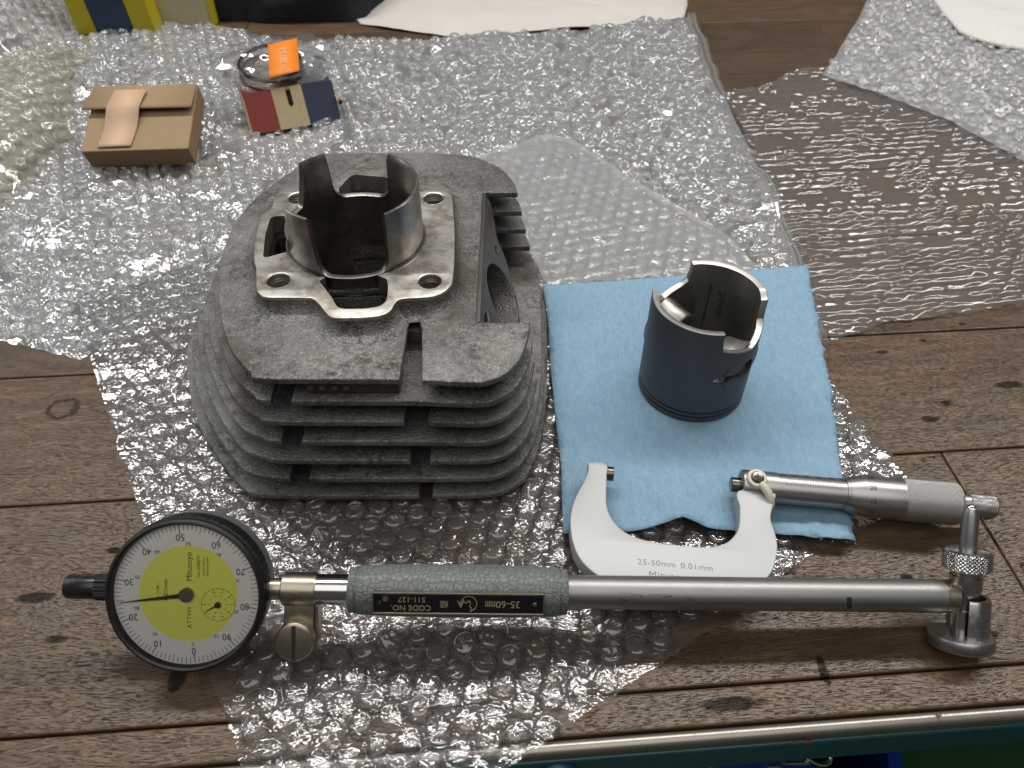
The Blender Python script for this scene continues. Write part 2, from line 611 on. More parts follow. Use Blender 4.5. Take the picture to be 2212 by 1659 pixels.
M['floor'] = plain('green_floor_paint', (.018, .095, .030), .4, 0, .15, 20)
M['blue_plastic'] = plain('blue_plastic', (.010, .045, .30), .35, 0, .1)
M['gap'] = plain('dark_gap', (.02, .016, .012), .9, 0, .1)

# ------------------------------------------------------------------ floor and workbench
fl = MB().box(-3000, 3000, -3000, 3000, -760, -750).build('floor', M['floor'])
fl['kind'] = 'structure'

BENCH_ROT = 4.25
bench = empty('workbench', Matrix.Translation((0, 0, 0)) @ Matrix.Rotation(R(BENCH_ROT), 4, 'Z'))
tag(bench, 'scarred oak plank workbench with a worn steel front edge', 'workbench')


y_edge = bench_xy(*P(1680, 1558, 0)[:2])[1]
y1 = bench_xy(*P(1106, 1514, 0)[:2])[1]
y2 = bench_xy(*P(1106, 1029, 0)[:2])[1]
y3 = bench_xy(*P(1106, 761, 0)[:2])[1]
rows = [y_edge, y1, y2, y3]
for wd in (92, 84, 88, 80, 76):
    rows.append(rows[-1]+wd)
rows[-1] = bench_xy(*P(1660, 110, 0)[:2])[1]
for wd in (73, 82, 88, 84, 90, 80, 90):
    rows.append(rows[-1]+wd)
jx = bench_xy(*P(2060, 1020, 0)[:2])[0]
for i in range(len(rows)-1):
    a, b = rows[i]+.5, rows[i+1]-.5
    cuts = [-900, 1000]
    if i == 1:
        cuts = [-900, jx, 1000]
    elif i >= 3:
        cuts = [-900, random.uniform(-500, -150) if i % 2 else random.uniform(150, 500), 1000]
    if i == 8:
        cuts = [-900, bench_xy(*P(1790, 80, 0)[:2])[0], 1000]
    for k in range(len(cuts)-1):
        dz = random.uniform(-.25, .0)
        MB().box(cuts[k]+.3, cuts[k+1]-.3, a, b, -28, dz).build('plank', M['wood'], bench, 0, .9, 3)
MB().box(-905, 1005, rows[0], rows[-1], -32, -28.2).build('underlay_board', M['gap'], bench, 0)
# steel angle on the front edge
pr = [(-5.6, -3.4), (-5.2, -1.4), (-4.2, -.4), (-2.8, .1), (-1.2, -.2), (-.45, -1.3), (-.45, -9), (-5.6, -9)]
mb = MB()
vs, fs = [], []
for x in (-900, 1000):
    vs += [(x, y_edge+p[0], p[1]) for p in pr]
n = len(pr)
for k in range(n):
    fs.append((k, (k+1) % n, n+(k+1) % n, n+k))
fs += [tuple(range(n)), tuple(range(n, 2*n))]
mb.add(vs, fs).build('steel_edge', M['edge_steel'], bench, 50)
MB().box(-900, 1000, y_edge-6.6, y_edge-.6, -23, -4.9).build('painted_rail', M['teal'], bench, 0, 1.2, 3)
bx, by = bench_xy(*P(1205, 1652, -12)[:2])
MB().lathe([(y_edge-11.6, .6), (y_edge-11.2, 4), (y_edge-9.6, 6.2), (y_edge-8.0, 6.8), (y_edge-6.7, 6.9)], 28, 'y', (bx, 0, -13)).build('round_bolt', M['teal'], bench)


# ------------------------------------------------------------------ bubble wrap
def inside(poly, x, y):
    c = False
    n = len(poly)
    j = n-1
    for i in range(n):
        xi, yi = poly[i][0], poly[i][1]
        xj, yj = poly[j][0], poly[j][1]
        if (yi > y) != (yj > y) and x < (xj-xi)*(y-yi)/(yj-yi)+xi:
            c = not c
        j = i
    return c


_EC = {}


def edge_dist(poly, x, y):
    k = id(poly)
    if k not in _EC:
        a = np.array([(p[0], p[1]) for p in poly])
        b = np.roll(a, -1, 0)
        ab = b-a
        _EC[k] = (a, ab, np.maximum((ab**2).sum(1), 1e-9), poly)
    a, ab, l2, _ = _EC[k]
    q = np.array((x, y))-a
    t = np.clip((q*ab).sum(1)/l2, 0, 1)
    return float(np.sqrt(((q-ab*t[:, None])**2).sum(1).min()))


def dense(poly, step, rough=0.0, seed=0):
    out = []
    n = len(poly)
    for i in range(n):
        a, b = Vector(poly[i][:2]), Vector(poly[(i+1) % n][:2])
        m = max(1, int((b-a).length/step))
        nr = Vector((-(b-a).y, (b-a).x)).normalized()
        for k in range(m):
            q = a.lerp(b, k/m)
            if rough:
                q = q+nr*rough*(noise.noise((q.x*.12+seed, q.y*.12, 1))+.7*noise.noise((q.x*.5, q.y*.5+seed, 4)))
            out.append(q)
    return out


def sheet_mesh(poly, zf, step, jitter=.3):
    xs = [p[0] for p in poly]
    ys = [p[1] for p in poly]
    pts = [Vector(p[:2]) for p in poly]
    edges = [(i, (i+1) % len(pts)) for i in range(len(pts))]
    y = min(ys)
    row = 0
    while y < max(ys):
        x = min(xs)+(step/2 if row % 2 else 0)
        while x < max(xs):
            if inside(poly, x, y) and edge_dist(poly, x, y) > step*.45:
                pts.append(Vector((x+random.uniform(-jitter, jitter)*step, y+random.uniform(-jitter, jitter)*step)))
            x += step
        y += step*.87
        row += 1
    res = delaunay_2d_cdt(pts, edges, [], 1, 1e-4)
    v2, f2 = res[0], res[2]
    mb = MB()
    mb.add([(q.x, q.y, zf(q.x, q.y)) for q in v2], [list(f) for f in f2])
    return mb


def bubble_verts(rad, hgt, seed, seg=14, crush=.5):
    """one air bubble: a low drum with a soft, partly collapsed top"""
    rings = [(1.12, -.02), (1.085, .09), (1.04, .02), (1.0, .08), (1.01, .40), (.95, .74), (.82, .94), (.60, 1.0), (.34, .99), (.14, .97)]
    tilt = random.uniform(-.22, .22)
    td = random.uniform(0, 6.28)
    vs, fs = [], []
    for r, hh in rings:
        for k in range(seg):
            a = 2*math.pi*k/seg
            nz = noise.noise((2.2*math.cos(a)*r+seed*3.7, 2.2*math.sin(a)*r, hh*2+seed))
            nz2 = noise.noise((6*math.cos(a)*r+seed*1.7, 6*math.sin(a)*r, hh*5+seed))
            nz3 = abs(noise.noise((4.5*math.cos(a)*r+seed*.7, 4.5*math.sin(a)*r, seed)))
            q = hh*(1+tilt*math.cos(a-td)*r+crush*(.40*nz+.26*nz2-.45*nz3))
            rr = r*(1+.07*nz*(1 if hh < .2 else 1.6))
            vs.append((rad*rr*math.cos(a), rad*rr*math.sin(a), hgt*max(q, 0)))
    nr = len(rings)
    for i in range(nr-1):
        for k in range(seg):
            k2 = (k+1) % seg
            fs.append((i*seg+k, i*seg+k2, (i+1)*seg+k2, (i+1)*seg+k))
    vs.append((0, 0, hgt*(.95+crush*.4*noise.noise((seed, 3, 1)))))
    for k in range(seg):
        fs.append(((nr-1)*seg+k, (nr-1)*seg+(k+1) % seg, len(vs)-1))
    return vs, fs


def normal_of(zf, x, y, e=2.0):
    return Vector((-(zf(x+e, y)-zf(x-e, y))/(2*e), -(zf(x, y+e)-zf(x, y-e))/(2*e), 1)).normalized()


VARIANTS = []


def bubble_wrap(name, label, poly, zf, filmm, bubm, group=None, pitch=10.6, rad=4.75, hgt=3.4, rot=12, step=3.2, skip=None,
                singles=0, wrinkle=.35, rough=.8, inset=4.0, crush=.5, seg=14, jit=.3, popped=0):
    poly = dense(poly, 5, rough, len(name)+len(label))

    def zw(x, y):
        return zf(x, y)+wrinkle*(noise.noise((x*.22, y*.22, 5.1))+.6*noise.noise((x*.6, y*.6, 9))-.8*abs(noise.noise((x*.14+2, y*.2, 3))))
    film = sheet_mesh(poly, zw, step).build(name, filmm, None, 60)
    tag(film, label, 'bubble wrap', group)
    xs = [p[0] for p in poly]
    ys = [p[1] for p in poly]
    c, s = math.cos(R(rot)), math.sin(R(rot))
    ox, oy = (min(xs)+max(xs))/2, (min(ys)+max(ys))/2
    L = max(max(xs)-min(xs), max(ys)-min(ys))
    spots = []
    nrow = int(L/pitch)+2
    for j in range(-nrow, nrow):
        for i in range(-nrow, nrow):
            a = (i+(.5 if j % 2 else 0))*pitch
            b = j*pitch*.88
            x, y = ox+a*c-b*s, oy+a*s+b*c
            if not inside(poly, x, y) or edge_dist(poly, x, y) < inset:
                continue
            if skip and skip(x, y):
                continue
            if popped and random.random() < popped*(.3+1.6*max(0, noise.noise((x*.02, y*.02, 8))+.4)):
                continue
            spots.append((x+random.uniform(-jit, jit), y+random.uniform(-jit, jit)))
    spots.sort(key=lambda q: q[1])
    spots = [q for q in spots if -260-.75*max(0, q[1]-150) < q[0] < 260+.75*max(0, q[1]-150)]
    rest = MB()
    pool = []
    for k in range(24):
        v, f = bubble_verts(rad, hgt, k*2.71+rot, seg, crush)
        pool.append(([Vector(q) for q in v], f))
    if singles and not VARIANTS:
        for k in range(30):
            v, f = bubble_verts(4.75, 3.4, k*1.37, 18, .6)
            me = MB().add(v, f).mesh('bubble', 70)
            me.materials.append(bubm)
            VARIANTS.append(me)
    for k, (x, y) in enumerate(spots):
        z = zf(x, y)+.1
        nn = normal_of(zf, x, y)
        q = Vector((0, 0, 1)).rotation_difference(nn).to_matrix().to_4x4()
        if jit > .5:
            q = q @ Matrix.Rotation(random.gauss(0, .12+.07*jit), 4, 'X') @ Matrix.Rotation(random.gauss(0, .12+.07*jit), 4, 'Y')
        Mt = Matrix.Translation((x, y, z)) @ q @ Matrix.Rotation(random.uniform(0, 6.28), 4, 'Z')
        sc = random.uniform(.93, 1.04) if jit < 1.3 else random.uniform(.78, 1.12)
        if k < singles:
            o = link('bubble', random.choice(VARIANTS), None, film)
            Mm = Matrix.Translation(Vector((x, y, z))*MM) @ q @ Matrix.Rotation(random.uniform(0, 6.28), 4, 'Z') @ Matrix.Diagonal((sc, sc, random.uniform(.75, 1.15), 1))
            o.matrix_local = Mm
        else:
            v, f = random.choice(pool)
            Mt = Mt @ Matrix.Diagonal((sc, sc, random.uniform(.75, 1.15), 1))
            rest.add([Mt @ p for p in v], f)
    if rest.v:
        r = rest.build('small_bubbles', bubm, film, 70)
        r['kind'] = 'stuff'
    return film


def px_poly(pts, z=0):
    return [P(x, y, z)[:2] for x, y in pts]


# --- the engine cylinder's plan is needed to keep bubbles from poking through it
CYC = Vector((-70, 298))
F1PTS = [(-101.7, 385.5), (-65.9, 387), (-36.7, 386), (-20, 382), (-7.4, 372.1), (-1, 361), (2.5, 349), (6, 320), (8, 290), (9, 262), (7.6, 243), (6.2, 233),
         (3, 222), (-2, 214.4), (-8.8, 210), (-15.6, 209.0), (-43, 210.5), (-95.2, 211), (-101, 214.4), (-107.6, 220.8), (-114, 230), (-120, 242.5), (-125, 256),
         (-130, 275), (-133, 292), (-134.2, 306), (-133, 326), (-129, 342), (-121.9, 357.5), (-112.1, 374.0)]
F7PTS = [(-110, 398), (-66, 400), (-30, 398), (-8, 392), (6, 378), (14, 358), (18.5, 336), (18.8, 310), (18.0, 285), (16.7, 260), (13.5, 237), (8.2, 219), (1.7, 210.7),
         (-10, 205.6), (-40, 204.6), (-92, 204.6), (-113, 205.8), (-120.5, 210), (-129, 219), (-138.4, 230.3), (-148, 243.5), (-157, 259.8), (-164, 277), (-170, 293),
         (-172, 310), (-168, 335), (-160, 356), (-148, 374), (-130, 390)]


def polar(pts, n=240):
    dl = spline_loop(pts, .8)
    rs = []
    arr = sorted((math.atan2(q.y-CYC.y, q.x-CYC.x), (q-CYC).length) for q in dl)
    for k in range(n):
        a = -math.pi+2*math.pi*k/n
        best = min(range(len(arr)), key=lambda i: abs(arr[i][0]-a))
        i = best
        j = (i+1) % len(arr) if arr[i][0] < a else i-1
        a0, r0 = arr[i]
        a1, r1 = arr[j]
        w_ = 0 if abs(a1-a0) < 1e-6 or abs(a1-a0) > 1 else (a-a0)/(a1-a0)
        rs.append(r0+(r1-r0)*max(-1, min(1, w_)))
    return rs


POL1, POL7 = polar(F1PTS), polar(F7PTS)


def fin_outline(s, n=240):
    return [Vector((CYC.x+(POL1[k]*(1-s)+POL7[k]*s)*math.cos(-math.pi+2*math.pi*k/n), CYC.y+(POL1[k]*(1-s)+POL7[k]*s)*math.sin(-math.pi+2*math.pi*k/n))) for k in range(n)]


BASE_OUT = fin_outline(1.0)


def under_cyl(x, y, m=0):
    d = Vector((x, y))-CYC
    k = int(round((math.atan2(d.y, d.x)+math.pi)/(2*math.pi)*240)) % 240
    return d.length < POL7[k]+m


TW = px_poly([(1172, 622), (1320, 611), (1500, 598), (1640, 585), (1743, 577), (1752, 640), (1768, 720), (1788, 820), (1806, 930), (1820, 1040), (1833, 1110), (1847, 1167),
              (1760, 1160), (1660, 1148), (1590, 1147), (1520, 1138), (1472, 1129), (1430, 1136), (1340, 1145), (1217, 1149), (1214, 1070), (1212, 1000), (1200, 900), (1190, 800), (1184, 700)], 7)


def under_towel(x, y):
    return inside(TW, x, y) and edge_dist(TW, x, y) > 3


def kraft_prop(x, y):
    # the wrap is bunched up under the back of the kraft box
    q = (-262, 552)
    d = math.hypot((x-q[0])/46, (y-q[1])/32)
    return 19*max(0, 1-d*d)


def relief(x, y, amp, wl, seed=0):
    return amp*(noise.noise((x/wl, y/wl, seed))+.5*noise.noise((x*2.3/wl, y*2.3/wl, seed+7)))


# foreground sheet lying under the gauge and the cylinder
S1 = [P(143, 655, 5), P(440, 560, 5), P(800, 420, 5), P(1180, 293, 5), P(1235, 305, 5), P(1400, 415, 5), P(1560, 505, 5), P(1650, 600, 4), P(1800, 830, 2), P(1905, 965, 1), P(2000, 1082, 1),
      P(1880, 1130, 1), P(1725, 1215, 1), P(1590, 1322, 1), P(1400, 1450, 1), P(1240, 1560, 1), P(1085, 1665, 1), P(900, 1800, 1), P(560, 1745, 1), P(517, 1640, 1), P(440, 1420, 1), P(330, 1180, 1), P(250, 950, 1), P(190, 760, 3)]
S1 = [p[:2] for p in S1]


def z_s1(x, y):
    z = .8+3.0*smooth(262, 310, y)+max(0, relief(x, y, 1.5, 45, 2))*(0 if under_cyl(x, y, 6) or inside(TW, x, y) else 1)
    if y < y_edge-30:
        z = .8
    return z


bubble_wrap('bubble_wrap_sheet', 'clear bubble wrap sheet spread under the finned cylinder and the bore gauge', S1, z_s1, M['film_clear'], M['bubble_clear'],
            'bubble wrap around the parts', singles=300, skip=lambda x, y: under_cyl(x, y, -4) or y < 62 or under_towel(x, y), rot=16, wrinkle=.7, crush=.5, seg=14, step=2.5)


def z_upper(x, y):
    if under_cyl(x, y, 3) or inside(TW, x, y):
        return z_s1(x, y)+.6
    c_, s_ = math.cos(R(16)), math.sin(R(16))
    a, b = (x*c_+y*s_)/10.6, (-x*s_+y*c_)/(10.6*.88)
    rw = math.floor(b)
    fb = b-rw-.5
    fa = a+(.5 if rw % 2 else 0)
    fa = fa-math.floor(fa)-.5
    d = max(0, 1-(fa*fa+fb*fb)/.23)
    return z_s1(x, y)+3.6+.9*d**.5+.6*noise.noise((x*.12, y*.12, 3))+.5*noise.noise((x*.4, y*.4, 8))


far_part = px_poly([(560, 520), (800, 425), (1180, 296), (1235, 307), (1400, 417), (1560, 507), (1648, 600), (1700, 690), (1500, 640), (1180, 625), (1150, 560), (700, 520)], 5)
sheet_mesh(dense(far_part, 5, .8, 3), z_upper, 2.0).build('upper_film', M['film_haze'], bpy.data.objects['bubble_wrap_sheet'], 60)

# wide sheet behind
S2 = px_poly([(-120, 470), (-60, 720), (60, 745), (170, 772), (330, 700), (700, 640), (1100, 640), (1500, 660), (1700, 700), (1772, 742), (1776, 700), (1740, 610), (1700, 505), (1655, 400), (1640, 360),
              (1590, 260), (1545, 190), (1510, 110), (1488, 42), (1300, 62), (1000, 78), (900, 88), (745, 80), (690, 95), (610, 100), (520, 70), (440, 56), (330, 50), (230, 78), (60, 130), (-150, 190)], 2)


RBX = (P(547, 292, 8)+P(735, 258, 8)+P(525, 150, 8)+P(705, 130, 8))/4


def calm(x, y):
    """0 where something lies on the wide sheet, 1 where it is free to crumple"""
    if under_cyl(x, y, 10) or inside(TW, x, y):
        return 0
    k_ = smooth(34, 62, math.hypot(x-RBX.x, y-RBX.y))
    if inside(S1, x, y):
        return 0
    return k_*smooth(0, 26, edge_dist(S1, x, y))


def z_s2(x, y):
    hump = 9*math.exp(-((x+330)**2/(130**2)+(y-620)**2/(130**2)))
    return .6+hump+(max(0, relief(x, y, 6.5, 85, 4))+5.0*abs(noise.noise((x*.022+y*.010, y*.026-x*.006, 3)))+2.2*abs(noise.noise((x*.06, y*.05, 9))))*smooth(330, 420, y)*calm(x, y)+kraft_prop(x, y)


bubble_wrap('bubble_wrap_sheet', 'wide clear bubble wrap sheet lying behind the cylinder under the two small boxes', S2, z_s2, M['film_mid'], M['bubble_mid'],
            'bubble wrap around the parts', skip=lambda x, y: under_cyl(x, y, 12) or (y < 300 and x > -110) or under_towel(x, y), rot=-8, wrinkle=1.3, crush=1.25, seg=12, step=4.0, jit=1.9, popped=.10)
back_film = bpy.data.objects['bubble_wrap_sheet.001']
# flat film welt along its right-hand edge
welt = [P(x, y, 2)[:2] for x, y in [(1484, 40), (1500, 38), (1562, 200), (1610, 330), (1668, 420), (1720, 540), (1790, 742), (1765, 742), (1690, 560), (1640, 430), (1590, 340), (1540, 210)]]
sheet_mesh(dense(welt, 5, .5, 2), lambda x, y: z_s2(x, y)+3.2+1.2*noise.noise((x*.05, y*.03, 2)), 4).build('edge_welt', M['film_flat'], back_film, 60)
for k, (w0, w1) in enumerate((((1484, 40), (1545, 205)), ((1496, 40), (1556, 200)))):
    pts = []
    line = [(w0[0], w0[1]), (w1[0], w1[1]), (1602+10*k, 335), (1655+10*k, 425), (1705+10*k, 540), (1772+10*k, 738)]
    for a, b in zip(line, line[1:]):
        for q in range(12):
            p = P(a[0]+(b[0]-a[0])*q/12, a[1]+(b[1]-a[1])*q/12, 4)
            pts.append((p.x, p.y, z_s2(p.x, p.y)+4.6+.5*noise.noise((p.x*.1, p.y*.1, k))))
    MB().tube(pts, .55, 6).build('welt_fold', M['film_flat'], back_film)

# ribbed film at the right
S3 = px_poly([(1560, 200), (1640, 190), (1725, 150), (1790, 150), (2000, 240), (2290, 360), (2290, 655), (2130, 672), (1990, 690), (1900, 700), (1850, 728), (1790, 747), (1768, 700), (1700, 520), (1640, 380)], 1)
cdir = Vector((math.cos(R(7)), math.sin(R(7))))


def z_s3(x, y):
    a = x*cdir.x+y*cdir.y
    b = -x*cdir.y+y*cdir.x
    row = math.floor(b/7.4)
    fb = b/7.4-row-.5
    fa = (a/12.5+(.5 if row % 2 else 0)+.25*noise.noise((a*.02, row*.7, 1)))
    fa = fa-math.floor(fa)-.5
    d = max(0, 1-4*fb*fb)*(.30+.70*max(0, 1-4*fa*fa)**.6)
    z = 1.0+2.3*d*(.8+.6*noise.noise((x*.04, y*.04, 5)))
    z += .9*abs(noise.noise((x*.09+y*.05, y*.22, 2)))+.3*noise.noise((x*.4, y*.6, 4))+1.6*abs(noise.noise((x*.025+y*.02, y*.03, 6)))
    return z+max(0, relief(x, y, 3, 120, 9))


S3d = dense(S3, 4, 1.6, 4)
A_ = [p.x*cdir.x+p.y*cdir.y for p in S3d]
B_ = [-p.x*cdir.y+p.y*cdir.x for p in S3d]
da, db = 2.1, 1.05
na, nb = int((max(A_)-min(A_))/da)+1, int((max(B_)-min(B_))/db)+1
g3 = MB()
ids = {}
ok = {}
for jb in range(nb+1):
    for ia in range(na+1):
        a, b = min(A_)+ia*da, min(B_)+jb*db
        x, y = a*cdir.x-b*cdir.y, a*cdir.y+b*cdir.x
        if inside(S3d, x, y):
            ids[ia, jb] = len(g3.v)
            g3.v.append(Vector((x, y, z_s3(x, y))))
for (ia, jb), k in ids.items():
    q4 = [(ia, jb), (ia+1, jb), (ia+1, jb+1), (ia, jb+1)]
    if all(q in ids for q in q4):
        g3.f.append([ids[q] for q in q4])
s3 = g3.build('bubble_wrap_sheet', M['film_rib'], None, 70)
tag(s3, 'clear bubble wrap turned face down, its rows showing as bright ripples on the planks', 'bubble wrap', 'bubble wrap around the parts')

# curled sheet at the upper right
S4 = px_poly([(1776, 160), (1800, 130), (1850, 60), (1905, -60), (2420, -60), (2420, 420), (2212, 345), (2060, 262), (1900, 200)], 6)


def z_s4(x, y):
    p0, p1 = P(1780, 165, 6), P(2212, 342, 6)
    d = (p1-p0)
    nrm = Vector((-d.y, d.x, 0)).normalized()
    if nrm.y < 0:
        nrm = -nrm
    t = (Vector((x, y, 0))-Vector((p0.x, p0.y, 0))).dot(nrm)
    return 5.5+14*smooth(0, 130, t)+relief(x, y, 3, 100, 3)*smooth(0, 50, t)


bubble_wrap('bubble_wrap_sheet', 'whitish bubble wrap sheet curling over the far end of the rippled film', S4, z_s4, M['film_white'], M['bubble_white'],
            'bubble wrap around the parts', rot=-25, wrinkle=1.2, crush=1.2, seg=12, step=4, jit=1.6)

# milky roll at the left, built as a thick folded wad
roll = px_poly([(-190, 500), (0, 418), (60, 388), (112, 352), (150, 310), (172, 240), (185, 180), (225, 112), (150, 104), (60, 128), (-190, 190)], 12)


def z_roll(x, y):
    return 3+24*smooth(0, 34, edge_dist(roll, x, y))**.7+relief(x, y, 4, 55, 6)


bubble_wrap('bubble_wrap_roll', 'milky yellowish bubble wrap wad folded in many layers beside the kraft card box', roll, z_roll, M['film_milky'], M['bubble_milky'],
            'bubble wrap around the parts', rot=20, wrinkle=1.2, crush=1.0, seg=11, step=5, jit=1.2)
pile = px_poly([(-200, 190), (-60, 160), (60, 130), (150, 85), (175, 40), (185, -60), (-250, -60)], 12)


def z_pile(x, y):
    return 4+34*smooth(0, 60, edge_dist(pile, x, y))+relief(x, y, 6, 80, 8)


bubble_wrap('bubble_wrap_sheet', 'heaped clear bubble wrap beside the yellow and blue striped box', pile, z_pile, M['film_white'], M['bubble_white'],
            'bubble wrap around the parts', rot=5, wrinkle=1.2, crush=.9, seg=11, step=5, jit=.9)

# ------------------------------------------------------------------ blue towel
def z_tw(x, y):
    pk = P(1472, 1129, 7)
    z = 5.6+2.4*smooth(262, 310, y)+1.0*noise.noise((x*.022, y*.03, 3))+.5*noise.noise((x*.06, y*.05, 8))
    c0 = P(1480, 600, 7)
    z += .95*math.exp(-((x-c0.x+(y-c0.y)*.06)/1.6)**2)-.35*math.exp(-((y-232+(x-80)*.05)/2.5)**2)
    z += (.35+.9*smooth(262, 205, y))*abs(noise.noise((x*.13+y*.03, y*.03, 6)))*2+.3*noise.noise((x*.2, y*.12, 1))
    dx = x-pk.x-(y-pk.y)*.12
    z += 5*math.exp(-(dx/9)**2)*math.exp(-((y-pk.y)/22)**2)
    q = P(1490, 832, 8)
    z = z+(7.6-z)*smooth(46, 26, math.hypot(x-q.x, y-q.y))
    return z


TWd = dense(TW, 2.2, 0)
rx = max(p.x for p in TWd)
for i, p in enumerate(TWd):
    a = P(1743, 577, 7)
    on_right = p.x > 128 and True
    if on_right:
        p.x += .8*noise.noise((p.y*.35, 2, 1))+(1.8*random.random()**4)
tw = sheet_mesh(TWd, z_tw, 3.2).build('paper_towel', M['towel'], None, 60)
m = tw.modifiers.new('thick', 'SOLIDIFY')
m.thickness = .45*MM
m.offset = -1
tag(tw, 'pale blue paper shop towel with a torn right edge under the piston', 'paper towel')
# torn fibres along the edge
fib = MB()
for i, p in enumerate(TWd):
    if p.x > 128 and i % 2 == 0:
        for k in range(3):
            d = Vector((random.uniform(.3, 2.2)*random.random(), random.uniform(-.9, .9), random.uniform(-.3, .3)))
            q = Vector((p.x-.2, p.y+random.uniform(-1, 1), z_tw(p.x, p.y)-.2))
            fib.tube([q, q+d*.6, q+d], [.16, .12, .05], 4)
fo = fib.build('torn_fibres', M['towel'], tw)
fo['kind'] = 'stuff'

# ------------------------------------------------------------------ engine cylinder
ZF = [75-11*k for k in range(7)]          # top faces of the seven fins
TH = 3.2
cyl = empty('engine_cylinder', loc=(CYC.x, CYC.y, 5))
tag(cyl, 'upside-down cast aluminium two-stroke cylinder with seven cooling fins and a notched iron sleeve', 'engine cylinder')
OFF = Vector((CYC.x, CYC.y, 5))


def cylpart(name, me, mat, bevel=0, parent=None):
    if parent is None:
        me.transform(Matrix.Translation(-OFF*MM))
    o = link(name, me, mat, parent or cyl, bevel)
    return o


def notch(out, test, ins):
    """replace the run of outline points inside a region by inner corner points"""
    n = len(out)
    flags = [test(p) for p in out]
    if not any(flags):
        return out
    st = next(i for i in range(n) if flags[i] and not flags[i-1])
    res = []
    i = st
    while flags[i % n]:
        i += 1
    a, b = out[st-1], out[i % n]
    res = [Vector(q) for q in ins(a, b)]
    k = i
    while k < st+n:
        res.append(out[k % n])
        k += 1
    return res


def front_notch(out, x0, x1, depth):
    # outline runs counter-clockwise: along the front edge x increases
    out = [q for q in out]
    return notch(out, lambda p: p.y < 250 and x0 < p.x < x1, lambda a, b: [(x0, a.y), (x0, depth-.5), (x0+.8, depth), (x1-.8, depth), (x1, depth-.5), (x1, b.y)])


def resample(out, step=1.2):
    r = []
    n = len(out)
    for i in range(n):
        a, b = out[i], out[(i+1) % n]
        m_ = max(1, int((b-a).length/step))
        for k in range(m_):
            r.append(a.lerp(b, k/m_))
    return r


def exhaust_x(z):
    return -13.5+(75-z)*.52


# base flange
ZFL = 83.0


def r1(X, Y, z):
    return P(384+X*.3844, 301.7+Y*.3844, z)[:2]


FLP = [(560, 300), (610, 262), (700, 250), (800, 262), (850, 262), (905, 215), (950, 175), (1000, 157), (1140, 162), (1185, 185), (1230, 232), (1300, 250), (1400, 248), (1470, 250), (1512, 266), (1537, 300),
       (1551, 420), (1557, 560), (1548, 765), (1524, 828), (1470, 869), (1400, 885), (1262, 894), (1226, 912), (1196, 958), (1150, 986), (1050, 1000), (930, 1003), (870, 1000), (838, 978), (800, 930),
       (762, 897), (720, 888), (505, 886), (462, 866), (441, 833), (440, 722), (430, 690), (428, 620), (440, 540), (462, 445), (490, 410), (525, 385), (542, 330)]
fl_out = spline_loop([r1(x, y, ZFL) for x, y in FLP], 1.2)
SLC = Vector((-70.5, 294))
SR_O, SR_I = 30.4, 27.6
winL = round_poly([r1(x, y, ZFL) for x, y in [(478, 668), (490, 540), (522, 430), (600, 428)]]+[(SLC.x-SR_O+1.2, SLC.y-3), (SLC.x-SR_O+2.6, SLC.y-10)], [3, 2, 4, 1, .3, .3])
winF = round_poly([r1(x, y, ZFL) for x, y in [(868, 890), (895, 940), (930, 951), (1050, 950), (1140, 936), (1172, 908), (1184, 840), (1176, 785)]]+[(SLC.x+12, SLC.y-SR_O+3.0), (SLC.x-9, SLC.y-SR_O+1.4)]
                  + [r1(795, 795, ZFL)], [4, 4, 3, 3, 4, 4, 3, 1, .3, .3, 1])
winR = round_poly([r1(x, y, ZFL) for x, y in [(1203, 262), (1195, 215), (1120, 207), (1000, 196), (965, 207), (905, 275)]]+[(SLC.x-12, SLC.y+SR_O-3), (SLC.x+6, SLC.y+SR_O-1)], [2, 4, 3, 3, 4, 1, .3, .3])
holes_px = [(1437, 330), (1417, 795), (567, 790)]
bolt = [Vector(r1(x, y, ZFL)) for x, y in holes_px]+[Vector((-103.5, 327.5))]

EX_F, EX_R = 244.5, 346
for k in range(7):
    out = resample(fin_outline(k/6))
    z1 = ZF[k]
    if k == 0:
        out = notch(out, lambda p: p.y < 250 and -43.4 < p.x < -34.6, lambda a, b: [(-43.4, a.y), (-43.1, 225), (-43.0, 243), (-42.4, 245.6), (-41.0, 246.8), (-39.6, 246.4), (-38.4, 244.6), (-37.2, 240), (-34.6, b.y)])
    elif k in (1, 3, 5):
        xl = P((628, 0, 650, 0, 0, 667)[k-1] if k != 5 else 667, (0, 868, 0, 955, 0, 1033)[k], z1).x
        out = front_notch(out, xl-8.2, xl, 228)
    else:
        xl = P((0, 0, 872, 0, 886, 0, 906)[k], (0, 0, 912, 0, 997, 0, 1065)[k], z1).x
        xr = P((0, 0, 924, 0, 928, 0, 934)[k], (0, 0, 912, 0, 997, 0, 1065)[k], z1).x
        out = front_notch(out, xl, xr, 228)
    if k < 4:
        xf = exhaust_x(z1)-(1.5 if k == 0 else 17)
        out = notch(out, lambda p: p.x > xf and EX_F < p.y < EX_R, lambda a, b: [(a.x, EX_F), (xf, EX_F), (xf, EX_R), (b.x, EX_R)])
    me = plate_mesh([out, circle(-70.5, 294, 27.8, 96)]+([winL, winF, winR] if k < 4 else []), z1-TH, z1, .7)
    cylpart('fin', me, M['cast'])
# core under the fins
core = [CYC+(p-CYC)*.62 for p in fin_outline(.15)]
core = [Vector((min(p.x, -30), max(p.y, 229))) for p in core]
cylpart('core_body', plate_mesh([core, circle(-70.5, 294, 27.8, 96), winL, winF, winR], 5.2, 71, .2), M['cast'])
